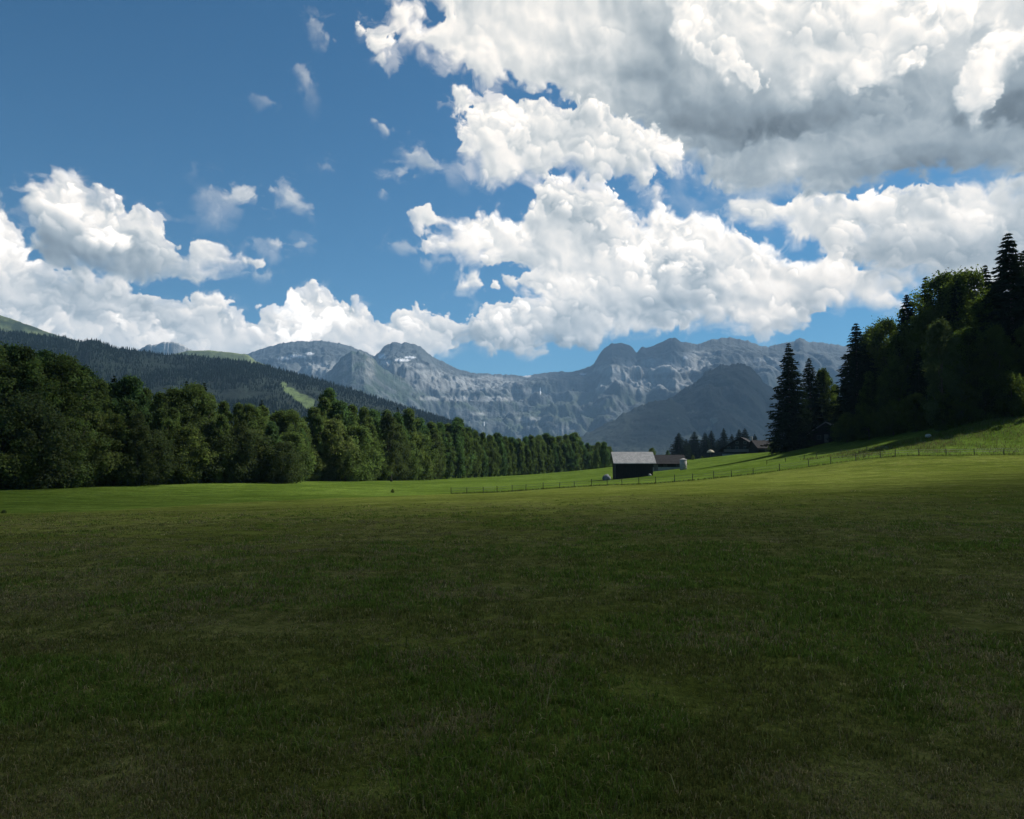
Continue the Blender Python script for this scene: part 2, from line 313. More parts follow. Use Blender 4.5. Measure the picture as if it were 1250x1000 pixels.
M['post'] = plain('post wood', (.06, .052, .04), (.12, .105, .08), 8., .9, (1, 1, .3))
M['wire'] = plain('galvanised wire', (.10, .10, .10), (.2, .2, .2), 8., .5)
M['canvas'] = plain('beige canvas', (.42, .37, .28), (.52, .46, .36), 3., .9)
M['water'] = plain('falling water', (.55, .58, .60), (.70, .72, .74), .05, .6)
M['snow'] = plain('old snow', (.70, .72, .74), (.85, .86, .88), .02, .7)
def roof_mat(name, a, b, c, sx=2.2, sz=3.):
    m, nt = new_mat(name); v = coords(nt, 'Object')
    br = N(nt, 'ShaderNodeTexBrick', Scale=1., Color1=(*a, 1), Color2=(*b, 1), Mortar=(*c, 1)); br.inputs['Brick Width'].default_value = .35
    br.inputs['Row Height'].default_value = .30; br.inputs['Mortar Size'].default_value = .03; L(nt, v, br.inputs['Vector'])
    f = noise(nt, v, 1.3, 6.); col = mixc(nt, br.outputs['Color'], (.5, .5, .5), ramp(nt, f, .35, .75, 0, .35), 'MULTIPLY')
    finish(nt, col, .9, br.outputs['Fac'], .4, .03, .06); return m
M['shingle'] = roof_mat('grey shingle roof', (.30, .305, .31), (.42, .425, .43), (.17, .17, .175))
M['slate'] = roof_mat('dark slate roof', (.030, .030, .033), (.048, .048, .052), (.018, .018, .02))

# ---------------------------------------------------------------- terrain heights
def world_at(px, py, Y):
    a, e = ae(px, py); X = Y * math.tan(R(float(a))); return X, Y, CAM_Z + math.hypot(X, Y) * math.tan(R(float(e)))
CP = [world_at(*p) for p in [
    (480, 605, 105), (560, 603, 110), (600, 601.5, 112), (660, 597.5, 112), (740, 593, 111), (800, 590.5, 109), (870, 584.5, 107), (951, 575.5, 106), (987, 570.5, 106), (1020, 566, 105), (1045, 562.5, 105), (1093, 557.5, 104), (1160, 557, 103), (1226, 556.5, 102), (1330, 552, 100),
    (0, 631, 60), (125, 623, 72), (250, 616, 86), (370, 610, 96),
    (0, 600, 101), (70, 597, 110), (150, 594, 121), (240, 591, 131), (350, 589, 147), (430, 587.5, 170), (480, 587, 190), (550, 584.5, 235), (620, 582, 290), (720, 580, 345),
    (700, 586, 180), (748, 585.5, 155), (795, 580, 157), (835, 574, 168), (880, 567, 183), (925, 559, 180), (960, 552, 172), (1000, 546, 165), (1050, 541, 150), (1090, 535, 138), (1150, 526, 127), (1200, 516, 124), (1250, 511, 122), (1330, 500, 122),
    (1050, 552, 120), (1150, 546, 110), (1226, 548, 108), (1000, 556, 135),
    (900, 557, 246), (800, 567, 230)]]
CP += [(x, y, z) for x, y, z in [(0, -40, 0), (-40, -40, 0), (40, -40, .2), (0, 0, 0), (-12, 6, 0), (12, 6, .1), (0, 12, 0), (0, 30, -.25), (-25, 30, -.7), (25, 30, .25), (0, 60, -.75), (40, 60, .9), (-35, 45, -1.5), (70, 60, 2.), (20, 85, -.7),
    (95, 160, 14), (130, 140, 24), (130, 200, 20), (98, 215, 8), (70, 235, 4.5), (110, 300, 4), (60, 320, 2.5), (60, 420, 2), (120, 430, 4), (180, 180, 42), (200, 90, 30), (110, 60, 8), (140, 0, 8), (-110, 90, -1), (-150, 120, 1), (-150, 40, -2), (-120, -20, -2), (-80, 220, -2), (-150, 260, 3), (0, 450, -2), (-150, 500, 2), (180, 330, 14), (60, 600, 1)]]
CP = np.array(CP, float)
def _tps(A, B):
    r2 = ((A[:, None, :] - B[None, :, :]) ** 2).sum(-1) + 1e-9; return .5 * r2 * np.log(r2)
_P = CP[:, :2] / 100.; _n = len(_P)
_A = np.zeros((_n + 3, _n + 3)); _A[:_n, :_n] = _tps(_P, _P) + 2e-4 * np.eye(_n); _A[:_n, _n] = 1; _A[:_n, _n + 1:] = _P; _A[_n, :_n] = 1; _A[_n + 1:, :_n] = _P.T
_W = np.linalg.solve(_A, np.concatenate([CP[:, 2], np.zeros(3)]))
def zt(x, y):
    x, y = np.broadcast_arrays(np.asarray(x, float), np.asarray(y, float)); sh = x.shape; Q = np.stack([x.ravel(), y.ravel()], -1)
    out = np.empty(len(Q))
    for i in range(0, len(Q), 40000):
        q = Q[i:i + 40000] / 100.; out[i:i + 40000] = _tps(q, _P) @ _W[:_n] + _W[_n] + q @ _W[_n + 1:]
    r = np.hypot(Q[:, 0], Q[:, 1] - 100); w = sstep(420, 760, r)
    out = np.clip(out, -8, 60) * (1 - w) + 0 * w
    near = sstep(80, 20, r * 0 + np.hypot(Q[:, 0], Q[:, 1]))
    xf, yf = Q[:, 0].astype(np.float32), Q[:, 1].astype(np.float32)
    out += (fbm(xf + 500, yf + 500, .16, 3, 301) - .5) * .16 * (1 - w) + (fbm(xf + 500, yf + 500, .9, 3, 311) - .5) * .07 * near
    return out.reshape(sh)
def ground(px, Y, extra=0.):
    x = Y * math.tan(R(float(ae(px, 560)[0]))); return (x, Y, float(zt(x, Y)) + extra)

FENCE = [(551, 110.2), (570, 110.6), (590, 111), (607, 112), (625, 112), (642, 112), (663, 112), (683, 111.6), (701, 111.2), (722, 111), (741, 110.8), (759, 110.3), (779.5, 109.6), (800, 109), (823, 108.4), (845, 107.7), (871, 107), (892.5, 106.6), (919, 106.2), (951, 106), (987, 105.8), (1014, 105.2), (1044.5, 105), (1075, 104.6), (1093, 104.2), (1122, 104), (1155, 103.6), (1190, 103.2), (1226, 103), (1262, 102)]
FX = np.array([ground(p, Y)[0] for p, Y in FENCE]); FY = np.array([Y for p, Y in FENCE])
EX = np.concatenate([[-200, -60], [world_at(*p)[0] for p in [(0, 631, 60), (125, 623, 72), (250, 616, 86), (370, 610, 96), (480, 605, 104)]], FX, [200]])
EY = np.concatenate([[40, 52], [60, 72, 86, 96, 104], FY, [98]])
o_ = np.argsort(EX); EX, EY = EX[o_], EY[o_]

def spaced(a, b, step, lo, hi, k=1.13):
    v = list(np.arange(a, b + 1e-6, step)); s = step
    while v[-1] < hi: s *= k; v.append(v[-1] + s)
    s = step
    while v[0] > lo: s *= k; v.insert(0, v[0] - s)
    return np.array(v)
def grid_faces(nx, ny):
    i = np.arange(nx * ny).reshape(ny, nx); return np.stack([i[:-1, :-1], i[:-1, 1:], i[1:, 1:], i[1:, :-1]], -1).reshape(-1, 4)
gxs, gys = spaced(-120, 130, .9, -14000, 14000), spaced(-12, 250, .9, -4000, 16000)
TX, TY = np.meshgrid(gxs, gys); TZ = zt(TX, TY)
m, nt = new_mat('meadow'); v = coords(nt, 'Object')
at = N(nt, 'ShaderNodeAttribute', attribute_name='pasture')
n1, n2, n3 = noise(nt, v, .22, 5.), noise(nt, v, 1.1, 6., .6), noise(nt, v, 9., 4., .7)
n0 = noise(nt, v, .045, 3.)
hay = mixc(nt, (.134, .170, .036), (.172, .206, .048), ramp(nt, n1, .35, .65))
hay = mixc(nt, hay, (.138, .122, .058), ramp(nt, n2, .50, .72, 0, .6))
pas = mixc(nt, (.104, .166, .030), (.138, .202, .040), ramp(nt, n1, .3, .7))
pas = mixc(nt, pas, (.10, .10, .035), ramp(nt, n2, .55, .75, 0, .5))
c = mixc(nt, hay, pas, at.outputs['Fac'])
c = mixc(nt, c, (.66, .70, .60), ramp(nt, n0, .38, .62, .75, 0), 'MULTIPLY')
n4 = noise(nt, v, .55, 3., .6); n5 = noise(nt, v, 2.6, 4., .65); mow = noise(nt, coords(nt, 'Object', (.05, .62, 1)), 1., 2., .5)
c = mixc(nt, c, (.62, .64, .55), ramp(nt, n4, .40, .60, .6, 0), 'MULTIPLY'); c = mixc(nt, c, (.60, .60, .52), ramp(nt, n5, .38, .60, .7, 0), 'MULTIPLY'); c = mixc(nt, c, (.74, .76, .70), ramp(nt, mow, .42, .58, .7, 0), 'MULTIPLY')
at2 = N(nt, 'ShaderNodeAttribute', attribute_name='thatch'); c = mixc(nt, c, mixc(nt, (.065, .074, .026), (.160, .155, .066), ramp(nt, n5, .35, .65)), at2.outputs['Fac'])
c = mixc(nt, c, (.45, .48, .38), ramp(nt, n3, .3, .62, .6, 0), 'MULTIPLY')
finish(nt, c, 1., n3, .9, .06, 0.); M['meadow'] = m
me = mesh('meadow', np.stack([TX, TY, TZ], -1).reshape(-1, 3), grid_faces(len(gxs), len(gys)), [M['meadow']], True)
past = sstep(-1.2, .6, TY - np.interp(TX, EX, EY))
vcol(me, 'pasture', past.ravel()); vcol(me, 'thatch', (sstep(70, 4, np.hypot(TX, TY)) * (.16 + .46 * sstep(.35, .6, fbm((TX + 300).astype(np.float32), (TY + 300).astype(np.float32), .35, 4, 401)))).ravel())
tag(link('meadow', me), 'broad mown meadow falling into cloud shadow', None, None, 'structure')
# ---------------------------------------------------------------- grass blades
def blades(x, y, h, w, lean, rs, col):
    n = len(x); z = zt(x, y); a = rs.rand(n) * 6.283; b = rs.rand(n) * 6.283
    ux, uy = np.cos(a) * w / 2, np.sin(a) * w / 2; lx, ly = np.cos(b) * h * lean, np.sin(b) * h * lean
    z0 = z - .015
    P = np.stack([np.stack([x - ux, y - uy, z0], -1), np.stack([x + ux, y + uy, z0], -1),
                  np.stack([x + .35 * lx + .7 * ux, y + .35 * ly + .7 * uy, z + .6 * h], -1), np.stack([x + .35 * lx - .7 * ux, y + .35 * ly - .7 * uy, z + .6 * h], -1),
                  np.stack([x + lx, y + ly, z + h * (1 - .35 * lean)], -1)], 1)
    i = np.arange(n)[:, None] * 5
    return P.reshape(-1, 3), i + np.array([[0, 1, 2, 3]]), i + np.array([[3, 2, 4]]), np.repeat(col, 5, 0)
m, nt = new_mat('grass blades'); at = N(nt, 'ShaderNodeAttribute', attribute_name='tone')
d = nt.nodes.new('ShaderNodeBsdfDiffuse'); t = nt.nodes.new('ShaderNodeBsdfTranslucent')
L(nt, at.outputs['Color'], d.inputs['Color']); L(nt, at.outputs['Color'], t.inputs['Color'])
x_ = N(nt, 'ShaderNodeMixShader', Fac=.42); L(nt, d.outputs[0], x_.inputs[1]); L(nt, t.outputs[0], x_.inputs[2])
o_ = nt.nodes.new('ShaderNodeOutputMaterial'); L(nt, x_.outputs[0], o_.inputs['Surface']); M['blade'] = m
def grass_tone(x, y, rs):
    n = len(x); xf, yf = (x + 300).astype(np.float32), (y + 300).astype(np.float32)
    big = fbm(xf, yf, .33, 4, 401); sm = fbm(xf, yf, 1.3, 4, 421)
    dry = sstep(.47, .62, .55 * sm + .45 * big + .10 * (rs.rand(n) - .5))
    lush = sstep(.48, .60, fbm(xf, yf, .55, 4, 441))
    green = np.array([.132, .148, .038]) * (1 - lush[:, None]) + np.array([.112, .168, .030]) * lush[:, None]
    straw = np.array([.255, .220, .105]) * (.55 + .7 * rs.rand(n)[:, None])
    pick = (rs.rand(n) < .12 + .56 * dry)[:, None]
    c = np.where(pick, straw, green * (.55 + .9 * rs.rand(n)[:, None] * sstep(60, 10, y)[:, None] + .45 * sstep(10, 60, y)[:, None]))
    pale = (rs.rand(n) < .010)[:, None]
    return np.where(pale, np.array([.40, .34, .17]), c), dry, lush
parts = []
rs = np.random.RandomState(21)
nt_ = 115000; u = rs.rand(nt_); ty_ = 2.6 * (60 / 2.6) ** u; tx_ = (rs.rand(nt_) * 2 - 1) * (.78 * ty_ + .3)
ns_ = 42000; sy_ = 1.2 * (16 / 1.2) ** rs.rand(ns_); sx_ = np.sign(rs.rand(ns_) - .5) * (.78 * sy_ + .3 + (3.5 + .1 * sy_) * rs.rand(ns_)); tx_, ty_ = np.concatenate([tx_, sx_]), np.concatenate([ty_, sy_]); nt_ += ns_      # tufts, each of a dozen splayed blades
k = (ty_ < np.interp(tx_, EX, EY) - .4) & (rs.rand(nt_) < sstep(46, 3, ty_) * (.55 + .45 * sstep(.38, .54, fbm((tx_ + 300).astype(np.float32), (ty_ + 300).astype(np.float32), 2.6, 4, 481)))); tx_, ty_ = tx_[k], ty_[k]; nb = 9
tone_, dry_, lush_ = grass_tone(tx_, ty_, rs); tr = .022 * (ty_ / 4) ** .7; th_ = .6 + .8 * rs.rand(len(tx_))
rep = lambda q: np.repeat(q, nb, 0)
x = rep(tx_) + rep(tr) * rs.randn(len(tx_) * nb); y = rep(ty_) + rep(tr) * rs.randn(len(tx_) * nb); n = len(x)
t2, _, _ = grass_tone(x, y, rs); c = np.where((rs.rand(n) < .6)[:, None], rep(tone_) * (.7 + .6 * rs.rand(n)[:, None]), t2)
h = .034 * rep(th_) * (.4 + .9 * rs.rand(n)) * (1 - .35 * rep(dry_) + .6 * rep(lush_)) * (1 + 1.3 * (rs.rand(n) < .012))
parts.append(blades(x, y, h, .0052 * (y / 4) ** .8 * (.6 + .8 * rs.rand(n)), .45 + .75 * rs.rand(n), rs, c))
def rough_grass(x, y, hm, wm, green):
    n = len(x); c = np.array(green) * (.6 + .9 * rs.rand(n)[:, None]); s_ = (rs.rand(n) < .25)[:, None]
    c = np.where(s_, np.array([.12, .105, .05]), c)
    return blades(x, y, hm * (.5 + rs.rand(n)), wm * (.7 + .6 * rs.rand(n)), .2 + .5 * rs.rand(n), rs, c)
t_ = rs.rand(5000); fx = np.interp(t_, np.linspace(0, 1, len(FX)), FX); parts.append(rough_grass(fx, np.interp(fx, FX, FY) + rs.randn(5000) * .16, .24, .035, (.065, .09, .025)))
bx = rs.uniform(48, 98, 26000); by = np.interp(bx, EX, EY) + .8 + 22 * rs.rand(26000) ** 1.1
k = fbm((bx + 90).astype(np.float32), by.astype(np.float32), .22, 4, 461) + .006 * (bx - 70) + .22 * rs.randn(len(bx)) > .5; bx, by = bx[k], by[k]
parts.append(rough_grass(bx, by, .34, .06, (.080, .098, .03)))
V, Q, T, C, n_ = [], [], [], [], 0
for a, b, c, dd in parts: V.append(a); Q.append(b + n_); T.append(c + n_); C.append(dd); n_ += len(a)
me = mesh('grass', np.concatenate(V), [np.concatenate(Q), np.concatenate(T)], [M['blade']]); vcol(me, 'tone', np.concatenate(C))
tag(link('grass', me), 'short mown grass with dry straw patches all over the meadow', None, None, 'stuff')

# ---------------------------------------------------------------- fences
def fence(label, spots, hgt, wires=(.55, .85), cat='fence'):
    P = [np.array(ground(p, Y)) for p, Y in spots]; root = thing('pasture_fence', label, cat, P[0]); o = P[0]
    for i, p in enumerate(P):
        h = hgt * random.uniform(.88, 1.15); tx, ty = random.uniform(-.05, .05), random.uniform(-.04, .04)
        b = MB().tube([p - o + [0, 0, -.25], p - o + [tx * .5, ty * .5, h * .5], p - o + [tx, ty, h * .94], p - o + [tx, ty, h]], [.055, .052, .048, .025], 6)
        b.build('post', M['post'], root)
    for w in wires:
        pts = []
        for i, p in enumerate(P):
            pts.append(p - o + [0, 0, hgt * w])
            if i + 1 < len(P): pts.append((p + P[i + 1]) / 2 - o + [0, 0, hgt * w - .05])
        MB().tube(pts, .014, 4).build('wire', M['wire'], root)
    return root
fence('low wooden post and wire fence running past the hut along the meadow edge', FENCE, .98)
[random.random() for _ in range(12)]
fence('short post fence on the slope below the tall spruces', [(936, 133), (959, 132), (982, 130), (997, 128), (1027, 124), (1058, 119), (1085, 114)], .75)

# ---------------------------------------------------------------- trees
def quads(c, nrm, w, h, rs, roll=None):
    """leaf quads at centres c facing nrm"""
    n = len(c); a = rs.randn(n, 3); u = np.cross(nrm, a); u /= np.linalg.norm(u, axis=1)[:, None] + 1e-9; v = np.cross(nrm, u)
    u, v = u * (w / 2)[:, None], v * (h / 2)[:, None]
    V = np.stack([c - v, c + u * .9 - v * .1, c + v, c - u * .9 - v * .1], 1)
    return V.reshape(-1, 3), (np.arange(n)[:, None] * 4 + np.arange(4)[None])
def broad_crown(seed, H, Rr, z0, n, clumps, leaf, top=1.0, loose=.15):
    """H height, Rr radius, z0 foot of the crown; clumps of leaves in an uneven egg"""
    rs = np.random.RandomState(seed); cs, rr = [], []
    lob = rs.rand(6) * 6.28
    while len(cs) < clumps:
        t = rs.rand() ** .8; z = z0 + (H - z0) * t
        prof = (math.sin(math.pi * min(1, (t * .88 + .12)) ** top)) ** .62
        a = rs.rand() * 6.28; wob = 1 + .22 * math.sin(2 * a + lob[0] + 3 * t) + .16 * math.sin(3 * a + lob[1] + 5 * t)
        r = Rr * prof * wob * rs.rand() ** .45
        cr = Rr * rs.uniform(.15, .29) * (1.15 - .4 * t)
        cs.append((r * math.cos(a), r * math.sin(a), min(z, H - cr * .8))); rr.append(cr)
    cs, rr = np.array(cs), np.array(rr); p = rr ** 2 / (rr ** 2).sum()
    k = rs.choice(len(cs), n, p=p); d = rs.randn(n, 3); d /= np.linalg.norm(d, axis=1)[:, None]
    d[:, 2] = np.where(rs.rand(n) < .55, np.abs(d[:, 2]), d[:, 2])
    rad = rr[k] * (rs.rand(n) ** .4 + loose * rs.randn(n)); c = cs[k] + d * rad[:, None] * np.array([1, 1, 1.2])
    c[:, 2] = np.where(c[:, 2] < .1, .1 + .6 * rs.rand(n), c[:, 2])
    nr = d + .7 * rs.randn(n, 3); nr /= np.linalg.norm(nr, axis=1)[:, None]
    s = leaf * (.6 + .8 * rs.rand(n)); V, F = quads(c, nr, s, s * 1.25, rs)
    tone = np.clip(.5 + 1.0 * (rs.rand(len(cs)) - .5)[k] + .22 * rs.randn(n), 0, 1)
    return V, F, np.repeat(tone, 4), cs
def trunk(seed, H, r0, tips, zfrac=.8):
    rs = np.random.RandomState(seed + 5); b = MB(); zs = np.linspace(-.4, H * zfrac, 7); off = np.cumsum(rs.randn(7, 2) * .05 * r0 * 3, 0); off[0] = 0
    pts = [(off[i, 0], off[i, 1], zs[i]) for i in range(7)]; b.tube(pts, list(np.linspace(r0, r0 * .3, 7)), 8)
    for tp in tips:
        zb = max(.6, tp[2] * .62); i = min(6, max(1, int(zb / (H * zfrac) * 6))); s = np.array(pts[i]); e = np.array(tp)
        b.tube([s, s * .45 + e * .55 + [0, 0, -.08 * H * .2], e], [r0 * .38, r0 * .22, r0 * .07], 5)
    return b
def conifer(seed, H, Rr, n_lv, per, dens, z0=.5):
    rs = np.random.RandomState(seed); C, D, W, Hh = [], [], [], []
    for i in range(n_lv):
        t = (i + rs.rand() * .7) / n_lv; z = z0 + (H - z0) * t ** .95
        Lb = Rr * (1 - t) ** .82 * (1.0 if t > .08 else .8 + 2 * t) + .16
        nb = max(3, int(per * (1 - .45 * t)))
        a0 = rs.rand() * 6.28
        for k in range(nb):
            a = a0 + 6.283 * k / nb + rs.randn() * .25; Lk = Lb * rs.uniform(.62, 1.18); droop = rs.uniform(.25, .5) * (1 - .6 * t)
            m_ = max(4, int(dens * Lk)); s = np.sort(rs.rand(m_)) ** .75
            px_, py_ = np.cos(a) * Lk * s, np.sin(a) * Lk * s
            pz = z - droop * Lk * s ** 1.1 + .26 * Lk * droop * s ** 3
            sp = (.30 * Lk * (1 - .65 * s)) * rs.randn(m_) * .55
            C.append(np.stack([px_ - np.sin(a) * sp, py_ + np.cos(a) * sp, pz - np.abs(rs.randn(m_)) * .10 * Lk * .5], -1))
            dd = np.stack([np.cos(a) * .35 + rs.randn(m_) * .5, np.sin(a) * .35 + rs.randn(m_) * .5, .8 + rs.randn(m_) * .3], -1); D.append(dd)
            W.append(.18 + .16 * rs.rand(m_)); Hh.append(.42 + .4 * rs.rand(m_))
    C, D, W, Hh = np.concatenate(C), np.concatenate(D), np.concatenate(W), np.concatenate(Hh)
    D /= np.linalg.norm(D, axis=1)[:, None]; n = len(C)
    out = C.copy(); out[:, 2] = 0; out /= np.linalg.norm(out, axis=1)[:, None] + 1e-6
    u = out + .55 * rs.randn(n, 3); u[:, 2] = -.25 - .4 * rs.rand(n); u /= np.linalg.norm(u, axis=1)[:, None]; v = np.cross(D, u); v /= np.linalg.norm(v, axis=1)[:, None] + 1e-9
    u, v = u * (Hh / 2)[:, None], v * (W / 2)[:, None]
    V = np.stack([C - u, C + v, C + u, C - v], 1).reshape(-1, 3)
    return V, np.arange(n)[:, None] * 4 + np.arange(4)[None], np.repeat(np.clip(.45 + .3 * rs.randn(n), 0, 1), 4)
PROTO = {}
def proto(key, H, crown, tr, leafmat):
    V, F, tone = crown[:3]; c = mesh(key + '_crown', V, F, [M[leafmat]]); vcol(c, 'tone', tone)
    PROTO[key] = (H, c, tr.me(key + '_trunk', M['bark'], True))
for i, (H, Rr, z0, tp) in enumerate([(20, 5.0, .8, .80), (20, 4.2, .5, .72), (20, 5.6, .9, .9), (20, 4.6, .6, .76), (20, 3.6, .4, .68)]):
    cr = broad_crown(100 + i, H, Rr, z0, 32000, 190, .26, tp, .26); proto('broad%d' % i, H, cr, trunk(i, H, .32, cr[3][::9]), 'leaf_cool' if i % 2 else 'leaf')
for i, (H, Rr, z0) in enumerate([(8, 4.0, .2), (8, 3.2, .1), (8, 4.6, .3)]):
    cr = broad_crown(200 + i, H, Rr, z0, 18000, 130, .19, 1.0, .2); proto('bush%d' % i, H, cr, trunk(20 + i, H, .14, cr[3][::8], .6), ['leaf', 'leaf_light', 'leaf_grey'][i])
for i, (H, Rr) in enumerate([(8, 3.8), (8, 3.2)]):
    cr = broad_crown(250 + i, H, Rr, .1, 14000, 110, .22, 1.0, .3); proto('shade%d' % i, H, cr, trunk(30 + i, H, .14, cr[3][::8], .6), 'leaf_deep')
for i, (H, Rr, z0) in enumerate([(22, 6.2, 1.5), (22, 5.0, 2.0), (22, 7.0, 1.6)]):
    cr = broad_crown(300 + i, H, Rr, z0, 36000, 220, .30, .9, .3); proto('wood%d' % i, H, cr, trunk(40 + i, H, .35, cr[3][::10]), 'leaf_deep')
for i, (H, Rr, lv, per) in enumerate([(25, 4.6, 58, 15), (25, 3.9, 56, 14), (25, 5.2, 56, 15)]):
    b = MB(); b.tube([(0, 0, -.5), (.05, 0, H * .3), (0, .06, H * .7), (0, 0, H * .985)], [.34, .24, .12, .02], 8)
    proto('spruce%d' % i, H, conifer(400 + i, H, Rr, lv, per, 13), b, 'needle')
cr = broad_crown(500, 16, 3.4, .4, 20000, 90, .20, .7, .3); proto('pale0', 16, cr, trunk(60, 16, .2, cr[3][::7]), 'leaf_grey')
def tree(key, label, px, ty, Y, cat='tree', group=None, base=None, wide=1., name=None):
    x, y, z = ground(px, Y, -.1); H, c, t = PROTO[key]
    ztop = CAM_Z + math.hypot(x, y) * math.tan(R(float(ae(px, ty)[1]))); s = (ztop - z) / H
    kind = {'spr': 'spruce_tree', 'bus': 'bush', 'sha': 'bush', 'pal': 'willow_tree'}.get(key[:3], 'broadleaf_tree')
    root = thing(name or kind, label, cat, (x, y, z), random.uniform(0, 6.28), group, (s * wide, s * wide, s))
    link('crown', c, root); link('trunk', t, root); return root
# left row: skyline of the tops, and where the row stands
TOPX = [-60, 0, 30, 70, 100, 125, 150, 180, 205, 220, 240, 262, 280, 300, 325, 350, 372, 384, 400, 418, 440, 460, 480, 500, 520, 540, 556, 572, 590, 607, 622, 640, 660, 680, 700, 712, 726, 738, 748]
TOPY = [420, 424, 430, 436, 455, 470, 462, 473, 480, 466, 468, 486, 489, 496, 497, 499, 512, 496, 477, 492, 491, 508, 500, 503, 510, 520, 508, 520, 532, 528, 531, 533, 529, 535, 531, 536, 545, 539, 552]
ROWX = [-60, 0, 70, 150, 240, 350, 430, 480, 550, 620, 720, 760]; ROWY = [94, 104, 112, 123, 133, 149, 172, 192, 237, 292, 347, 360]
MARK = [(45, 'at the left edge of the picture'), (95, 'below the grassy hill shoulder'), (140, 'below the wooded knoll on the left ridge'), (180, 'left of the small grey peak'),
        (235, 'below the small grey peak'), (285, 'below the green alp on the ridge'), (330, 'left of the sunlit clearing'), (372, 'below the sunlit clearing'), (420, 'beside the row\'s tallest crown'),
        (462, 'below the dark rock spur'), (510, 'below the snow-streaked round peak'), (560, 'where the wooded ridge runs out'), (600, 'below the pale rock bands'), (642, 'left of the waterfall'), (680, 'below the waterfall'), (718, 'right of the waterfall'), (800, 'beside the hut roof')]
def mark(px): return next(t for lim, t in MARK if px < lim)
rows = []
px = -22.; k = 0
while px < 746:                                    # rear rank: the skyline
    Y = np.interp(px, ROWX, ROWY) + random.uniform(7, 12); ty = np.interp(px, TOPX, TOPY) + random.uniform(-3, 5)
    rows.append(['rear', px, ty, Y, 'broad%d' % random.choice([0, 1, 2, 3, 3, 4, 4])]); px += random.uniform(.72, 1.05) * 3000 / Y * (1 if px > 300 else .95)
px = -10.
while px < 742:                                    # front rank: lower trees and bushes down to the grass
    Y = np.interp(px, ROWX, ROWY) + random.uniform(.5, 4.5); ts = np.interp(px, TOPX, TOPY); bs = np.interp(px, [0, 150, 350, 480, 620, 740], [600, 594, 589, 587, 582, 580])
    f = random.choice([.45, .55, .68, .8]) if px < 520 else random.uniform(.72, .92)
    rows.append(['front', px, bs - (bs - ts) * f, Y, ('bush%d' % random.choice([0, 1, 1, 2])) if f < .7 else 'broad%d' % random.choice([1, 4, 4])]); px += random.uniform(.6, .95) * 2600 / Y * (.8 if f < .6 else 1)
rows += [['front', 422, 541, 168, 'bush0'], ['front', 347, 541, 145, 'bush2'], ['rear', 401, 476, 178, 'broad1'], ['rear', 701, 529, 372, 'broad2'], ['rear', 225, 465, 150, 'spruce2'], ['rear', 247, 467, 152, 'spruce0'], ['rear', 62, 440, 122, 'spruce1'], ['rear', 136, 458, 132, 'spruce2'], ['rear', 318, 488, 158, 'spruce0'], ['rear', 485, 497, 206, 'spruce1'], ['rear', 647, 530, 318, 'spruce2'], ['front', 474, 506, 190, 'pale0'], ['front', 296, 515, 141, 'pale0'], ['front', 168, 505, 124, 'pale0'], ['front', 531, 530, 222, 'pale0']]
bucket = {}
for r in rows: bucket.setdefault((r[0], mark(r[1]), r[4][:3]), []).append(r)
ORD = {1: [''], 2: ['left ', 'right '], 3: ['left ', 'middle ', 'right '], 4: ['leftmost ', 'second ', 'third ', 'rightmost ']}
for (rank, mk, kd), L_ in bucket.items():
    L_.sort(key=lambda r: r[1]); o = ORD.get(len(L_)) or ['leftmost '] + ['second ', 'third ', 'fourth ', 'fifth ', 'sixth ', 'seventh '][:len(L_) - 2] + ['rightmost ']
    what = {'bro': ('tall tree', 'slim tree'), 'bus': ('bush', 'low rounded bush'), 'spr': ('dark spruce', 'spruce'), 'pal': ('pale slender tree', 'pale slender tree')}[kd][rank == 'front']
    for q, r in zip(o, L_):
        lab = (q + what + (' in the row\'s rear ' if rank == 'rear' else ' at the row\'s foot ') + mk).strip()
        tree(r[4], lab, r[1], r[2], r[3], 'bush' if kd == 'bus' else 'tree', 'trees and bushes of the long left row', wide=random.uniform(.9, 1.12) if kd != 'bus' else random.uniform(.85, 1.05))
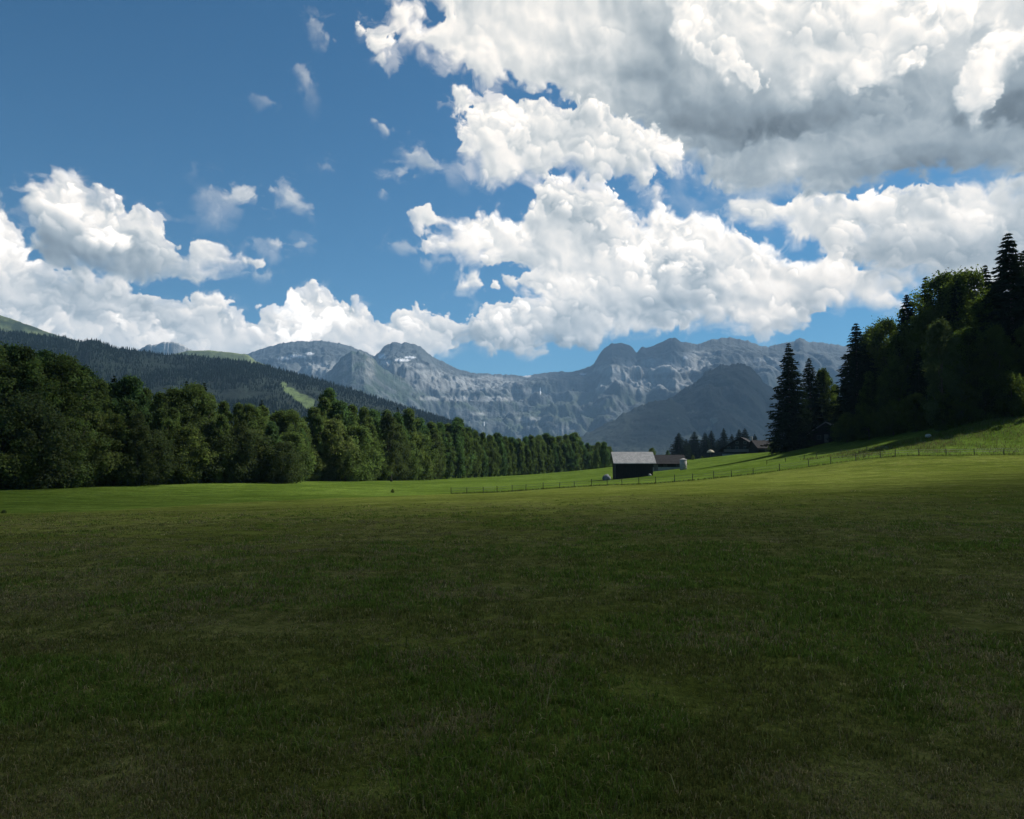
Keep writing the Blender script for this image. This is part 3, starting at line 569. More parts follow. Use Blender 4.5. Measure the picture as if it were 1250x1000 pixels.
# right wood on the slope
G = 'trees of the dark wood on the right slope'
for key, lab, px, ty, Y, w in [
    ('spruce0', 'tall free-standing dark spruce at the left end of the right wood', 966, 419, 176, 1.32), ('spruce1', 'slightly lower spruce directly behind the free-standing left spruce', 991, 437, 184, 1.6),
    ('wood1', 'broadleaf tree squeezed between the two left spruces and the wood', 1008, 452, 186, .75), ('broad4', 'slim broadleaf tree above the chalet roof hidden in the wood', 1022, 470, 190, .8),
    ('spruce2', 'second tall dark spruce, right of the gap in the wood', 1050, 394, 170, 1.35), ('wood0', 'round broadleaf crown just right of the second tall spruce', 1070, 402, 178, .85), ('wood2', 'wide leafy crown below the pointed spruce tip', 1088, 392, 172, .85),
    ('spruce1', 'narrow pointed spruce standing out left of the big leafy crown', 1114, 359, 164, 1.4), ('spruce0', 'dark spruce tip rising behind the big leafy crown', 1138, 338, 172, 1.1), ('wood0', 'big leafy crown lit along its top, left half', 1160, 338, 160, 1.0), ('wood2', 'big leafy crown lit along its top, right half', 1188, 333, 154, .95),
    ('spruce2', 'small spruce tip between leafy crown and tallest spruce', 1213, 322, 156, 1.0), ('wood1', 'yellowish green broadleaf crown left of the tallest spruce', 1214, 362, 140, .95), ('spruce0', 'tallest dark spruce at the right edge of the picture', 1243, 283, 136, 1.4),
    ('wood1', 'leafy tree under the second tall spruce at the grass edge', 1066, 455, 160, .9), ('wood0', 'dark leafy tree at the grass edge under the narrow spruce', 1100, 440, 150, .8), ('spruce2', 'low dark spruce at the wood edge left of the pale willow', 1125, 425, 146, 1.2),
    ('wood2', 'shaded leafy tree at the grass edge right of the pale willow', 1180, 405, 136, .8), ('wood0', 'shaded leafy tree at the right edge under the tallest spruce', 1222, 400, 131, .75), ('wood1', 'leafy tree cut by the right edge of the picture', 1262, 395, 130, .8), ('spruce1', 'spruce cut by the right edge of the picture behind the tallest', 1262, 304, 142, 1.3), ('spruce2', 'spruce left of and below the tallest spruce', 1226, 338, 139, 1.3), ('spruce0', 'spruce tip showing between the two big lit crowns', 1176, 342, 152, 1.2),
    ('wood0', 'leafy tree in the second rank of the wood above the willow', 1140, 380, 156, .85), ('wood1', 'leafy tree filling the wood behind the low spruce', 1112, 405, 160, .9), ('spruce1', 'spruce deep in the wood right of the gap', 1036, 440, 182, 1.2), ('wood2', 'leafy tree deep in the wood under the lit crown', 1200, 370, 150, .8)]:
    tree(key, lab, px, ty, Y, 'tree', G, wide=w)
tree('pale0', 'pale grey-green willow standing in front of the dark right wood', 1154, 392, 129, wide=1.05)
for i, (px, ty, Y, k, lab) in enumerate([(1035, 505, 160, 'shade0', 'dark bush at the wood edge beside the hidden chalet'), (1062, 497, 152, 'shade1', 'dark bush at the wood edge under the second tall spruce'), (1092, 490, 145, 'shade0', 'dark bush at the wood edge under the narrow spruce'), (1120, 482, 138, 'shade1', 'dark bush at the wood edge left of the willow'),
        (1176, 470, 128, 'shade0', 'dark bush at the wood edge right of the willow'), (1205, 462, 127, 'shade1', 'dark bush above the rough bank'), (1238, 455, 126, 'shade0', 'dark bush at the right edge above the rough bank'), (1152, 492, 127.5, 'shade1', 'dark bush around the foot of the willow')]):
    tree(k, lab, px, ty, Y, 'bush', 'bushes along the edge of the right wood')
# trees round the farm in the middle distance
G = 'small dark spruces behind the farm'
for i, (px, ty, w, pos) in enumerate([(829, 528.5, 1.5, 'leftmost, stout spruce'), (838, 536, 1.3, 'low second spruce'), (848, 527, 1.3, 'third spruce, pointed,'), (861, 528, 1.2, 'left of the twin spruces'), (869, 526, 1.3, 'right of the twin spruces'), (877, 536, 1.2, 'low spruce after the twins'), (884, 523, 1.0, 'slender pointed spruce'), (894, 530, 1.3, 'low spruce over the chalet roof'), (903, 524, 1.1, 'left of the last spruce pair'), (910, 523, 1.2, 'right of the last spruce pair'), (922, 530, 1.3, 'rightmost low spruce')]):
    tree('spruce%d' % (i % 3), pos + ' in the dark group behind the farm', px, ty, 432 + 9 * (i % 3), 'tree', G, wide=w * 1.75)
for px, ty, Y, k, lab in [(738, 540, 300, 'broad3', 'leafy tree just left of the hut roof'), (728, 549, 270, 'broad4', 'lower leafy tree left of the hut wall'), (796, 547, 235, 'broad2', 'dark leafy tree rising behind the hut and farm shed'), (815, 550, 240, 'broad3', 'dark leafy tree behind the farm shed roof'),
        (846, 556, 232, 'bush1', 'low bush beside the feed silo'), (857, 557, 245, 'bush0', 'low bush between the silo and the parasol'), (880, 557, 270, 'bush2', 'low bush below the big chalet'), (944, 538, 205, 'bush1', 'bush between the big chalet and the spruces')]:
    tree(k, lab, px, ty, Y, 'bush' if k[:2] == 'bu' else 'tree')
for px, ty, Y, lab in [(480, 597, 118, 'small dark bush alone in the grass before the left tree row'), (8, 622.5, 62, 'low tuft of weeds beside the pale stone at far left')]:
    tree('bush1', lab, px, ty, Y, 'bush')
# ---------------------------------------------------------------- buildings
def slab(b, p0, p1, p2, p3, th):
    """roof slab: four corners (eave left, eave right, ridge right, ridge left) given a thickness downward"""
    P = np.array([p0, p1, p3, p2], float); Q = P - [0, 0, th]
    return b.hexa(np.concatenate([Q, P]))
def gable_house(root, w, d, h, rh, over_w, over_d, wall, roof, axis='x', stone=0., th=.14, names=('wall', 'roof'), down=1.5):
    """box w (ridge direction) x d with a gable roof; origin at the middle of the foot"""
    Rz = 0 if axis == 'x' else math.pi / 2
    def rot(b):
        if Rz: b.V = [v @ np.array([[0, 1, 0], [-1, 0, 0], [0, 0, 1]]) for v in b.V]
        return b
    b = MB(); x, y = w / 2, d / 2
    b.add([[-x, -y, -down], [x, -y, -down], [x, y, -down], [-x, y, -down], [-x, -y, h], [x, -y, h], [x, y, h], [-x, y, h], [-x, 0, h + rh], [x, 0, h + rh]],
          [[0, 1, 5, 4], [2, 3, 7, 6], [4, 5, 9, 8], [6, 7, 8, 9], [0, 3, 2, 1]], [[4, 8, 7], [5, 6, 9]])
    b.Q.append(np.array([[1, 2, 6, 5], [3, 0, 4, 7]])); rot(b)
    wl = b.build(names[0], wall, root)
    s = rh / y; X, Yo = x + over_w, y + over_d; e = .03; lo = h - over_d * s + e + th; hi = h + rh + e + th
    r = MB(); slab(r, (-X, -Yo, lo), (X, -Yo, lo), (X, 0, hi), (-X, 0, hi), th); rf = rot(r).build(names[1], roof, root)
    r = MB(); slab(r, (X, Yo, lo), (-X, Yo, lo), (-X, 0.002, hi), (X, 0.002, hi), th); rot(r).build(names[1], roof, root)
    return wl, rf
def window(root, c, w, h, rz=0., mat='timber_grey'):
    b = MB(); t = .08; ca, sa = math.cos(rz), math.sin(rz)
    for dx, dz, ww, hh in ((0, h / 2, w + t, t), (0, -h / 2, w + t, t), (-w / 2, 0, t, h - t), (w / 2, 0, t, h - t), (0, 0, .05, h - t)): b.box((c[0] + ca * dx, c[1] + sa * dx, c[2] + dz), (ww, .09, hh), rz)
    f = b.build('window', M[mat], root); MB().box(c, (w - t, .03, h - t), rz).build('pane', M['glass'], f); return f
# the hut
hx, hy, hz = ground(771.5, 157.5); hz = -1.45
hut = thing('hay_hut', 'dark timber hay hut with a pale grey shingled roof in the sunny meadow', 'hut', (hx, hy, hz))
gable_house(hut, 7.3, 5.6, 3.55, 1.75, .65, .95, M['timber'], M['shingle'], down=1.4)
b = MB()
for i in range(17): b.box((-3.55 + i * .444, -2.83, 1.3), (.40, .05, 4.4))
b.build('cladding', M['timber'], hut)
b = MB()
for i in (-2.2, 0, 2.2): b.box((i, -2.88, 1.2), (.16, .06, 4.3))
b.build('batten', M['timber'], hut)
dr = MB().box((3.68, -.6, 1.0), (.08, 1.6, 2.1)).build('door', M['timber'], hut); MB().box((3.75, -.05, 1.0), (.06, .08, .3)).build('handle', M['wire'], dr)
b = MB(); b.box((3.68, 1.2, 2.2), (.10, .7, .7)); b.build('window', M['timber_grey'], hut)
b = MB()
for sx in (-3.3, 0, 3.3): b.box((sx, -2.5, -.9), (.6, .5, 1.9))
b.build('footing', M['stone'], hut)
# boulders
def rock(label, px, Y, w, h, mat, seed, lift=0., name='boulder', cat='boulder'):
    rs = np.random.RandomState(seed); V, F = [], []; nu, nv = 14, 8
    for j in range(nv + 1):
        for i in range(nu):
            a, t = 6.283 * i / nu, math.pi * j / nv; V.append([math.cos(a) * math.sin(t), math.sin(a) * math.sin(t), math.cos(t)])
    V = np.array(V); V = np.sign(V) * np.abs(V) ** .8
    q = V * 1.3 + seed; V = V * (1 + .5 * (fbm((q[:, 0] + 9 + q[:, 2]).astype(np.float32), (q[:, 1] + 9 - .7 * q[:, 2]).astype(np.float32), 1., 3, seed) - .5))[:, None]
    V = V * [w / 2, w / 2.4, h * .62]; V[:, 2] += h * .36
    for j in range(nv):
        for i in range(nu): F.append([j * nu + i, (j + 1) * nu + i, (j + 1) * nu + (i + 1) % nu, j * nu + (i + 1) % nu])
    return tag(link(name, mesh(name, V, np.array(F), [mat], True), None, ground(px, Y, lift), seed), label, cat)
rock('blue-grey boulder in the grass left of the dark hut', 740, 150, 1.7, 1.15, M['stone'], 3)
rock('small stone at the right foot of the dark hut', 793, 153, .7, .45, M['stone_pale'], 5)
rock('pale white stone on the bank below the willow', 1134, 123.5, .95, .55, M['stone_pale'], 8)
rock('small pale stone in the meadow at far left', 20, 61, .35, .22, M['stone_pale'], 11)
# farm shed behind the hut
x, y, z = ground(812, 196, -.3)
shed = thing('farm_shed', 'low dark farm shed with grey lower wall right behind the hut', 'shed', (x, y, z))
gable_house(shed, 8.4, 6., 2.0, 1.9, .7, .6, M['timber'], M['slate'])
MB().box((0, -3.06, .15), (8.3, .12, 1.5)).build('plinth', M['plaster'], shed)
window(shed, (-.6, -3.05, 1.5), .7, .7); window(shed, (2.6, -3.05, 1.5), .7, .7); d_ = MB().box((-3., -3.1, .95), (1.1, .08, 1.9)).build('door', M['timber_grey'], shed)
x, y, z = ground(834, 176, -.1)
silo = thing('feed_silo', 'pale round feed silo with a low cone lid beside the farm shed', 'silo', (x, y, z))
b = MB().tube([(0, 0, -.3), (0, 0, 2.45)], .78, 22); b.build('drum', M['plaster'], silo, True)
MB().tube([(0, 0, 2.46), (0, 0, 2.50), (0, 0, 2.8)], [.9, .88, .1], 22).build('lid', M['shingle'], silo)
b = MB()
for q in (.6, 1.3, 2.0): b.tube([(0.79 * math.cos(a), 0.79 * math.sin(a), q) for a in np.linspace(0, 6.283, 25)], .025, 4)
b.build('hoop', M['wire'], silo)
# big chalet under the spruces
x, y, z = ground(908, 246, -.3); z = 3.2
ch = thing('chalet', 'large dark chalet with a broad low roof left of the tall spruces', 'chalet', (x, y, z), R(-24))
gable_house(ch, 12, 11, 3.2, 3.4, 1.4, 1.8, M['timber'], M['slate'], 'y')
bal = MB().box((0, -6.55, 2.5), (10.4, .12, .8)).box((0, -6.3, 2.05), (10.4, 1.3, .14)).build('balcony', M['timber_grey'], ch)
MB().box((0, -6.06, .5), (11.6, .12, 2.0)).build('plinth', M['plaster'], ch)
for q in (-3.8, -1.3, 1.3, 3.8): window(ch, (q, -6.05, 3.3), .9, 1.0)
for q in (-1.2, 1.2): window(ch, (q, -6.05, 5.0), .8, .8)
MB().box((2.2, 2, 6.4), (.7, .7, 1.6)).build('chimney', M['plaster'], ch)
x, y, z = ground(932, 232, -.3); z = 4.4
ch2 = thing('barn', 'smaller dark barn between the large chalet and the tall spruces', 'barn', (x, y, z), R(10))
gable_house(ch2, 6.4, 6, 2.2, 1.9, .7, .9, M['timber'], M['slate']); MB().box((0, -3.06, .9), (2.2, .1, 1.9)).build('door', M['timber_grey'], ch2); window(ch2, (2.3, -3.05, 1.5), .7, .7)
x, y, z = ground(1013, 180, -.3)
ch3 = thing('chalet', 'dark chalet half hidden in the shade right of the two tall spruces', 'chalet', (x, y, z), R(-32))
gable_house(ch3, 7.5, 8, 2.0, 2.6, .8, 1.2, M['timber'], M['shingle'], 'y'); window(ch3, (-1.6, -3.8, 1.2), .8, .9); window(ch3, (1.6, -3.8, 1.2), .8, .9); MB().box((0, -3.84, .9), (.9, .1, 1.9)).build('door', M['timber_grey'], ch3)
# car
x, y, z = ground(874.5, 206, .02); cz = CAM_Z + math.hypot(x, y) * math.tan(R(float(ae(874, 563.6)[1])))
car = thing('parked_car', 'small white car parked at the farm below the big chalet', 'car', (x, y, cz - 1.5), R(8))
b = MB(); b.add([[-.85, -2, .35], [.85, -2, .35], [-.85, 2, .35], [.85, 2, .35], [-.85, -2.02, .9], [.85, -2.02, .9], [-.85, 2, .95], [.85, 2, .95]], [[0, 2, 3, 1], [4, 5, 7, 6], [0, 1, 5, 4], [2, 6, 7, 3], [0, 4, 6, 2], [1, 3, 7, 5]]); b.build('body', M['white_paint'], car)
b = MB(); b.hexa([[-.8, -1.2, .93], [.8, -1.2, .93], [-.8, 1.9, .95], [.8, 1.9, .95], [-.62, -.55, 1.44], [.62, -.55, 1.44], [-.62, 1.5, 1.46], [.62, 1.5, 1.46]]); b.build('cabin', M['glass'], car)
MB().hexa([[-.64, -.57, 1.45], [.64, -.57, 1.45], [-.64, 1.52, 1.47], [.64, 1.52, 1.47], [-.58, -.45, 1.52], [.58, -.45, 1.52], [-.58, 1.4, 1.53], [.58, 1.4, 1.53]]).build('car_roof', M['white_paint'], car)
for sx in (-1, 1):
    MB().box((sx * .6, -2.03, .72), (.32, .06, .16)).build('headlight', M['plaster'], car)
    for sy in (-1.3, 1.3):
        w_ = MB().tube([(sx * .72, sy, .32), (sx * .9, sy, .32)], .32, 14).build('wheel', M['rubber'], car); MB().tube([(sx * .9, sy, .32), (sx * .92, sy, .32)], .19, 10).build('rim', M['wire'], w_)
# parasol
x, y, z = ground(867.5, 262, 0); pz = CAM_Z + math.hypot(x, y) * math.tan(R(float(ae(867, 549)[1])))
um = thing('garden_parasol', 'beige garden parasol left of the big chalet', 'parasol', (x, y, z)); h_ = pz - z
MB().tube([(0, 0, -.1), (0, 0, h_ - .05)], .04, 7).build('pole', M['timber_grey'], um)
V = [[0, 0, h_]]; F = []
for a in np.linspace(0, 6.283, 8, endpoint=False): V += [[.8 * math.cos(a), .8 * math.sin(a), h_ - .25], [1.3 * math.cos(a), 1.3 * math.sin(a), h_ - .75], [1.28 * math.cos(a), 1.28 * math.sin(a), h_ - .98]]
T = [[0, 1 + 3 * i, 1 + 3 * ((i + 1) % 8)] for i in range(8)]; Q = [[1 + 3 * i + j, 2 + 3 * i + j, 2 + 3 * ((i + 1) % 8) + j, 1 + 3 * ((i + 1) % 8) + j] for i in range(8) for j in (0, 1)]
link('canopy', mesh('canopy', V, [np.array(Q), np.array(T)], [M['canvas']]), um)
# lone post by the left trees
x, y, z = ground(478, 176, -.2); p = thing('marker_post', 'dark wooden post at the foot of the left tree row', 'post', (x, y, z))
MB().tube([(0, 0, 0), (.03, 0, 1.6), (.03, 0, 1.7)], [.11, .1, .05], 7).build('stake', M['post'], p); MB().box((.0, 0, .35), (.5, .4, .5)).build('base_block', M['timber'], p)
# ---------------------------------------------------------------- mountains
def ridge(name, label, pts, Y, front, back, mat, nu=500, nv=110, amp=.10, seed=1, power=1.0, foot=-30., gully=7., fine=0., px_pad=0, colour=None, bands=0.):
    """a mountain flank: crest follows directions pts at distance Y, falling to foot over 'front' metres towards us and 'back' behind"""
    p = np.array(pts, float); a, e = ae(p[:, 0], p[:, 1]); U = np.linspace(a[0], a[-1], nu)
    ecr = np.interp(U, a, e); X0 = Y * np.tan(np.radians(U))
    f32 = X0.astype(np.float32)
    ecr_m = CAM_Z + np.hypot(X0, Y) * np.tan(np.radians(ecr))
    jag = (.5 - fbm(f32 / Y * 400 + 370, f32 * 0 + 3., .16, 6, seed + 40, .62, True)) * fine * Y / FPX
    crest = ecr_m
    vf = np.linspace(0, 1, int(nv * .78)); vb = np.linspace(0, 1, nv - len(vf) + 1)[1:]
    s = np.concatenate([vf, 1 + vb]); ns = len(s)
    D = np.where(s <= 1, Y - front * (1 - s), Y + back * (s - 1))
    prof = np.where(s <= 1, np.clip(s, 0, 1) ** power, 1 - (s - 1) ** 1.2)
    XX = D[:, None] / Y * X0[None, :]; YY = np.repeat(D[:, None], nu, 1)
    gx_, gy_ = (XX / 1000. + 50).astype(np.float32), (YY / 1000. + 50).astype(np.float32)
    hgt = crest.max() - foot
    wq = .12 * (fbm(gx_, gy_, 2.5, 4, seed + 60) - .5)
    g = fbm(gx_ + wq * 2 + .25 * gy_, gy_ * .45 + wq, gully, 6, seed, .52, True) - .42
    b = fbm(gx_, gy_, 2.2, 5, seed + 20) - .5
    away = np.clip(np.abs(s - 1) * 3.0, 0, 1)[:, None] * np.clip(s * 5, 0, 1)[:, None]
    ZZ = foot + (crest[None, :] - foot) * prof[:, None] + jag[None, :] * np.exp(-((s - 1) / .05) ** 2)[:, None]
    if bands: ZZ = ZZ + away * hgt * bands * np.sin((ZZ / hgt * 5.5 + 1.5 * b) * 6.283) / 6.283
    ZZ = ZZ + hgt * away * (amp * g * 1.6 + amp * .8 * b) + hgt * amp * .42 * np.clip(away * 3, 0, 1) * (.4 - fbm(gx_ + wq + .3 * gy_, gy_ * .7, gully * 2.6, 6, seed + 80, .62, True))
    me = mesh(name, np.stack([XX, YY, ZZ], -1).reshape(-1, 3), grid_faces(nu, ns), [mat], True)
    if colour is not None:
        gz, gu = np.gradient(ZZ, axis=0), np.gradient(ZZ, axis=1)
        PXp, PYp = 625 + FPX * (XX / YY), 0
        el = np.degrees(np.arctan2(ZZ - CAM_Z, np.hypot(XX, YY))); pyy = 500 + FPX * np.tan(PITCH - np.radians(el))
        vcol(me, 'tint', colour(PXp, pyy, g, b, gx_, gy_, s[:, None] + 0 * XX).reshape(-1, 3))
    o = tag(link(name, me), label, None, None, 'structure'); return o, XX, YY, ZZ
def hill_mat(name, scale, bump, bd, lo=.72, hi=1.2):
    m, nt = new_mat(name); at = N(nt, 'ShaderNodeAttribute', attribute_name='tint'); v = coords(nt, 'Object')
    f = noise(nt, v, scale, 8., .65); k = ramp(nt, f, .3, .7, lo, hi)
    cc = N(nt, 'ShaderNodeCombineColor'); [L(nt, k, cc.inputs[i]) for i in range(3)]
    finish(nt, mixc(nt, at.outputs['Color'], cc.outputs[0], 1., 'MULTIPLY'), .95, f, bump, bd, .1); return m
M['rock'] = hill_mat('limestone mountain', .006, 1., 30., .6, 1.35); M['hill'] = hill_mat('grassy hill', .03, 1., 6., .6, 1.3)
def mixk(c, col, k): return c * (1 - k[..., None]) + np.array(col) * k[..., None]
def blob(px, py, x, y, rx, ry): return np.exp(-(((px - x) / rx) ** 2 + ((py - y) / ry) ** 2))
def col_far(px, py, g, b, gx_, gy_, s):
    n = fbm(gx_, gy_, 9., 6, 611, .62); n2 = fbm(gx_ * 1., gy_ * .4, 22., 5, 631, .6)
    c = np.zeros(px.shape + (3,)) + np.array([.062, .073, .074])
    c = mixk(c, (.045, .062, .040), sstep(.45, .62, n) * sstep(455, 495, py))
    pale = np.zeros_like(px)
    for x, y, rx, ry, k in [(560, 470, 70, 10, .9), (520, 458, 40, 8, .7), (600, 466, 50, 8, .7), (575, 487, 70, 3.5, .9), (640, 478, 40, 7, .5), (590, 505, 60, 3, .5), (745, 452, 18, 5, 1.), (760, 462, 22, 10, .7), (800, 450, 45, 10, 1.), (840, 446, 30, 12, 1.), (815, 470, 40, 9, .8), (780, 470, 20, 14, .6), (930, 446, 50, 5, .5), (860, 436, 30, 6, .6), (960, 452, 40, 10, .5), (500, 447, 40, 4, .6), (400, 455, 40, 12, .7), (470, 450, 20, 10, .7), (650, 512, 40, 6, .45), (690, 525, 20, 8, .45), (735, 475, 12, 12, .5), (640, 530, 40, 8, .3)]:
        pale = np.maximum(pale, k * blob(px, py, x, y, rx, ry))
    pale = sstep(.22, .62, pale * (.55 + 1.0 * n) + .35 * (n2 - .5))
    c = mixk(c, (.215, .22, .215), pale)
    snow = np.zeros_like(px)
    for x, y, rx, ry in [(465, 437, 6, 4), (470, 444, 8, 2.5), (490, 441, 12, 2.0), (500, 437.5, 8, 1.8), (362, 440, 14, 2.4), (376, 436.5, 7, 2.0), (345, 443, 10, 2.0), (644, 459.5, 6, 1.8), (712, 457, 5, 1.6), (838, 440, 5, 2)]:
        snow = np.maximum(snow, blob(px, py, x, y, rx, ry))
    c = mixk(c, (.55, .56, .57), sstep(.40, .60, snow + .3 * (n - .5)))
    return c
def col_spur(px, py, g, b, gx_, gy_, s):
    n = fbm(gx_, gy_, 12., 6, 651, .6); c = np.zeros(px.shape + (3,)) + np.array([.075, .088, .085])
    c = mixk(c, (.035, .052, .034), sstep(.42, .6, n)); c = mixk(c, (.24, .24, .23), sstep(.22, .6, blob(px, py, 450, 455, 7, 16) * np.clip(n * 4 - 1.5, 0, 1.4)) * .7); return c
def col_dark(px, py, g, b, gx_, gy_, s):
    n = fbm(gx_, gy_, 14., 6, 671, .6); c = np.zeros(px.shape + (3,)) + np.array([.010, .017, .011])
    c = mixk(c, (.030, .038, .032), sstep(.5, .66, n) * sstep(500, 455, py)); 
    k = np.maximum.reduce([blob(px, py, 848, 535, 14, 3.5), blob(px, py, 865, 525, 12, 4), blob(px, py, 872, 515, 5, 5), blob(px, py, 823, 513, 9, 3), blob(px, py, 845, 505, 6, 2)])
    return mixk(c, (.17, .18, .13), sstep(.22, .5, k * np.clip(n * 3 - .9, 0, 1.4)) * .8)
CLR = lambda px, py: np.maximum.reduce([blob(px, py, 352, 480, 9, 5), blob(px, py, 366, 488, 12, 6), blob(px, py, 376, 495, 10, 8), blob(px, py, 345, 474, 5, 4), blob(px, py, 359, 484, 9, 5), blob(px, py, 371, 492, 8, 6)])
def col_wooded(px, py, g, b, gx_, gy_, s):
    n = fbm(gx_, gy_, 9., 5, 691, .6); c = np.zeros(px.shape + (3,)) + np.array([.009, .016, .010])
    c = mixk(c, (.026, .038, .020), sstep(.62, .8, n) * .5); c = mixk(c, (.085, .120, .045), sstep(.48, .68, CLR(px, py) + .8 * (n - .5))); return c
def col_alp(px, py, g, b, gx_, gy_, s):
    n = fbm(gx_, gy_, 8., 6, 711, .6); c = np.zeros(px.shape + (3,)) + np.array([.085, .105, .042])
    c = mixk(c, (.028, .042, .020), sstep(.52, .66, n + .35 * (1 - np.clip(s, 0, 1)) * 1.2)); return mixk(c, (.16, .16, .13), .4 * sstep(.6, .75, 1 - n))
def col_peak(px, py, g, b, gx_, gy_, s):
    n = fbm(gx_, gy_, 12., 6, 731, .6); return mixk(np.zeros(px.shape + (3,)) + np.array([.13, .14, .14]), (.27, .27, .26), sstep(.4, .65, n))
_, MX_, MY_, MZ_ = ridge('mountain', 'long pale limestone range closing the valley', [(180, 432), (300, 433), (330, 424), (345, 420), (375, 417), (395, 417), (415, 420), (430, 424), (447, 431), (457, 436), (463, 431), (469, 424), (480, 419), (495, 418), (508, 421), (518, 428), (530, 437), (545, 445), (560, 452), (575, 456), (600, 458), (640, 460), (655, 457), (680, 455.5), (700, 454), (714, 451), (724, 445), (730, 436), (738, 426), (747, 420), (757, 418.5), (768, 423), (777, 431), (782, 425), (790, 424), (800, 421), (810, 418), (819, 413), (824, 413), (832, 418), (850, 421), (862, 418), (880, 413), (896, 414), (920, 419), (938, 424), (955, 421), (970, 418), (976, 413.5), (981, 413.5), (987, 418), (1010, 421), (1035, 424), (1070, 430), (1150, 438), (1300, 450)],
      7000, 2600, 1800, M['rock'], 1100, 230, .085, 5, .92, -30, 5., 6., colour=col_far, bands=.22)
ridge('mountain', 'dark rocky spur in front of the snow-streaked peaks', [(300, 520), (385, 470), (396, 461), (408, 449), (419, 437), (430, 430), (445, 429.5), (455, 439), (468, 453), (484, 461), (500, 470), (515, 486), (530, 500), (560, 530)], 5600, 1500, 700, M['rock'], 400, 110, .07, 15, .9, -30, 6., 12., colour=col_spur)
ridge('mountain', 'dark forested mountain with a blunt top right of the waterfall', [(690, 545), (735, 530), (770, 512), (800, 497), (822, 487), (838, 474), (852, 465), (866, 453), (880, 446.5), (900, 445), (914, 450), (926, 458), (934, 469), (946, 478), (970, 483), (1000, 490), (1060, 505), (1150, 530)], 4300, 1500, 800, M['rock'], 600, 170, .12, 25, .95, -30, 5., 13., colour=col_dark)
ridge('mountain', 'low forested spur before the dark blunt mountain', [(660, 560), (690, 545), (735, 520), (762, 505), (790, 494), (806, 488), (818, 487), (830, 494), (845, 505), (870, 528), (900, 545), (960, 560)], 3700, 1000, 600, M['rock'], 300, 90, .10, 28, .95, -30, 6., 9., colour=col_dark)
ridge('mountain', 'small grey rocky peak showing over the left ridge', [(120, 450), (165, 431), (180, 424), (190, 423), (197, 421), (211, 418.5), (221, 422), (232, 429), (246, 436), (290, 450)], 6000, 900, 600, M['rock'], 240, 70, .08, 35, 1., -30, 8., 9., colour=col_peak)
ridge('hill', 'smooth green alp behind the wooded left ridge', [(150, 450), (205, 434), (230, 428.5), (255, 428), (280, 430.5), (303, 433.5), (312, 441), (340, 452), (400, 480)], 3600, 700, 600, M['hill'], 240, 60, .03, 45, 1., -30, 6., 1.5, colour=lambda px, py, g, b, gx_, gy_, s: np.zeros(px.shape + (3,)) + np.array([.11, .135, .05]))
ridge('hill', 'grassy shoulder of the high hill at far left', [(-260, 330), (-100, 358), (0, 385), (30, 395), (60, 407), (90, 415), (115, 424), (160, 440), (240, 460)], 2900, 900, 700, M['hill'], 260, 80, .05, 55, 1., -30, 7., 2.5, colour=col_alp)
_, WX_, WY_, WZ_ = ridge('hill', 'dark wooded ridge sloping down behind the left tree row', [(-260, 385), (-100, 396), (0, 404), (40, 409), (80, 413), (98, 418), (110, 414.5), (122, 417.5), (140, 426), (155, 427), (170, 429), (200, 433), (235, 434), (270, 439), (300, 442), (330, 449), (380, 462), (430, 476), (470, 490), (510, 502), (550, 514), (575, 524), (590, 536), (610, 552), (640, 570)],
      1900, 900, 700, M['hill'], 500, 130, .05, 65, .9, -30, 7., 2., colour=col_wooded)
# forest on that ridge: a far-off wood of small spruces
rs = np.random.RandomState(77); nT = 46000
j = (rs.rand(nT) ** .7 * .80 * (WX_.shape[0] - 1)).astype(int); i = rs.randint(0, WX_.shape[1], nT)
tx, ty, tz = WX_[j, i] + rs.randn(nT) * 3, WY_[j, i] + rs.randn(nT) * 3, WZ_[j, i]
el = np.degrees(np.arctan2(tz - CAM_Z, np.hypot(tx, ty))); tpx, tpy = 625 + FPX * tx / ty, 500 + FPX * np.tan(PITCH - np.radians(el))
dens = fbm((tx / 1000 + 50).astype(np.float32), (ty / 1000 + 50).astype(np.float32), 6., 4, 801)
nz_ = fbm((tx / 1000 + 50).astype(np.float32), (ty / 1000 + 50).astype(np.float32), 30., 3, 821)
keep = (CLR(tpx, tpy) + .5 * (nz_ - .5) < .46) & (dens > .24) & (rs.rand(nT) < .25 + 1.6 * (dens - .24)) & (tpx > -140); tx, ty, tz, dens = tx[keep], ty[keep], tz[keep], dens[keep]; nT = len(tx)
V, F = [], []
hh = rs.uniform(4, 9, nT) * (.7 + .7 * dens); ww = hh * rs.uniform(.17, .26, nT); k6 = np.arange(6) / 6 * 6.283
TV = np.zeros((nT, 15, 3)); 
for t_, (r0, z0) in enumerate([(1., .0), (.62, .42)]):
    a = k6[None] + rs.rand(nT)[:, None] * 6; rr = ww[:, None] * r0 * rs.uniform(.75, 1.2, (nT, 6))
    TV[:, t_ * 7:t_ * 7 + 6, 0] = tx[:, None] + rr * np.cos(a); TV[:, t_ * 7:t_ * 7 + 6, 1] = ty[:, None] + rr * np.sin(a); TV[:, t_ * 7:t_ * 7 + 6, 2] = (tz + z0 * hh - .6)[:, None]
    TV[:, t_ * 7 + 6] = np.stack([tx, ty, tz + hh * (.7 if t_ == 0 else 1.)], -1)
TV = TV[:, :14]; f1 = np.array([[q, (q + 1) % 6, 6] for q in range(6)]); f14 = np.concatenate([f1, f1 + 7])
F = (np.arange(nT)[:, None, None] * 14 + f14[None]).reshape(-1, 3)
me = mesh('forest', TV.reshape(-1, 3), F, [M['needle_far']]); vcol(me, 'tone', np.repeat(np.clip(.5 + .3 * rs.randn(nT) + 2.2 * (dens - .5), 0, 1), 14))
tag(link('forest', me), 'distant spruce forest covering the left ridge', None, None, 'stuff')
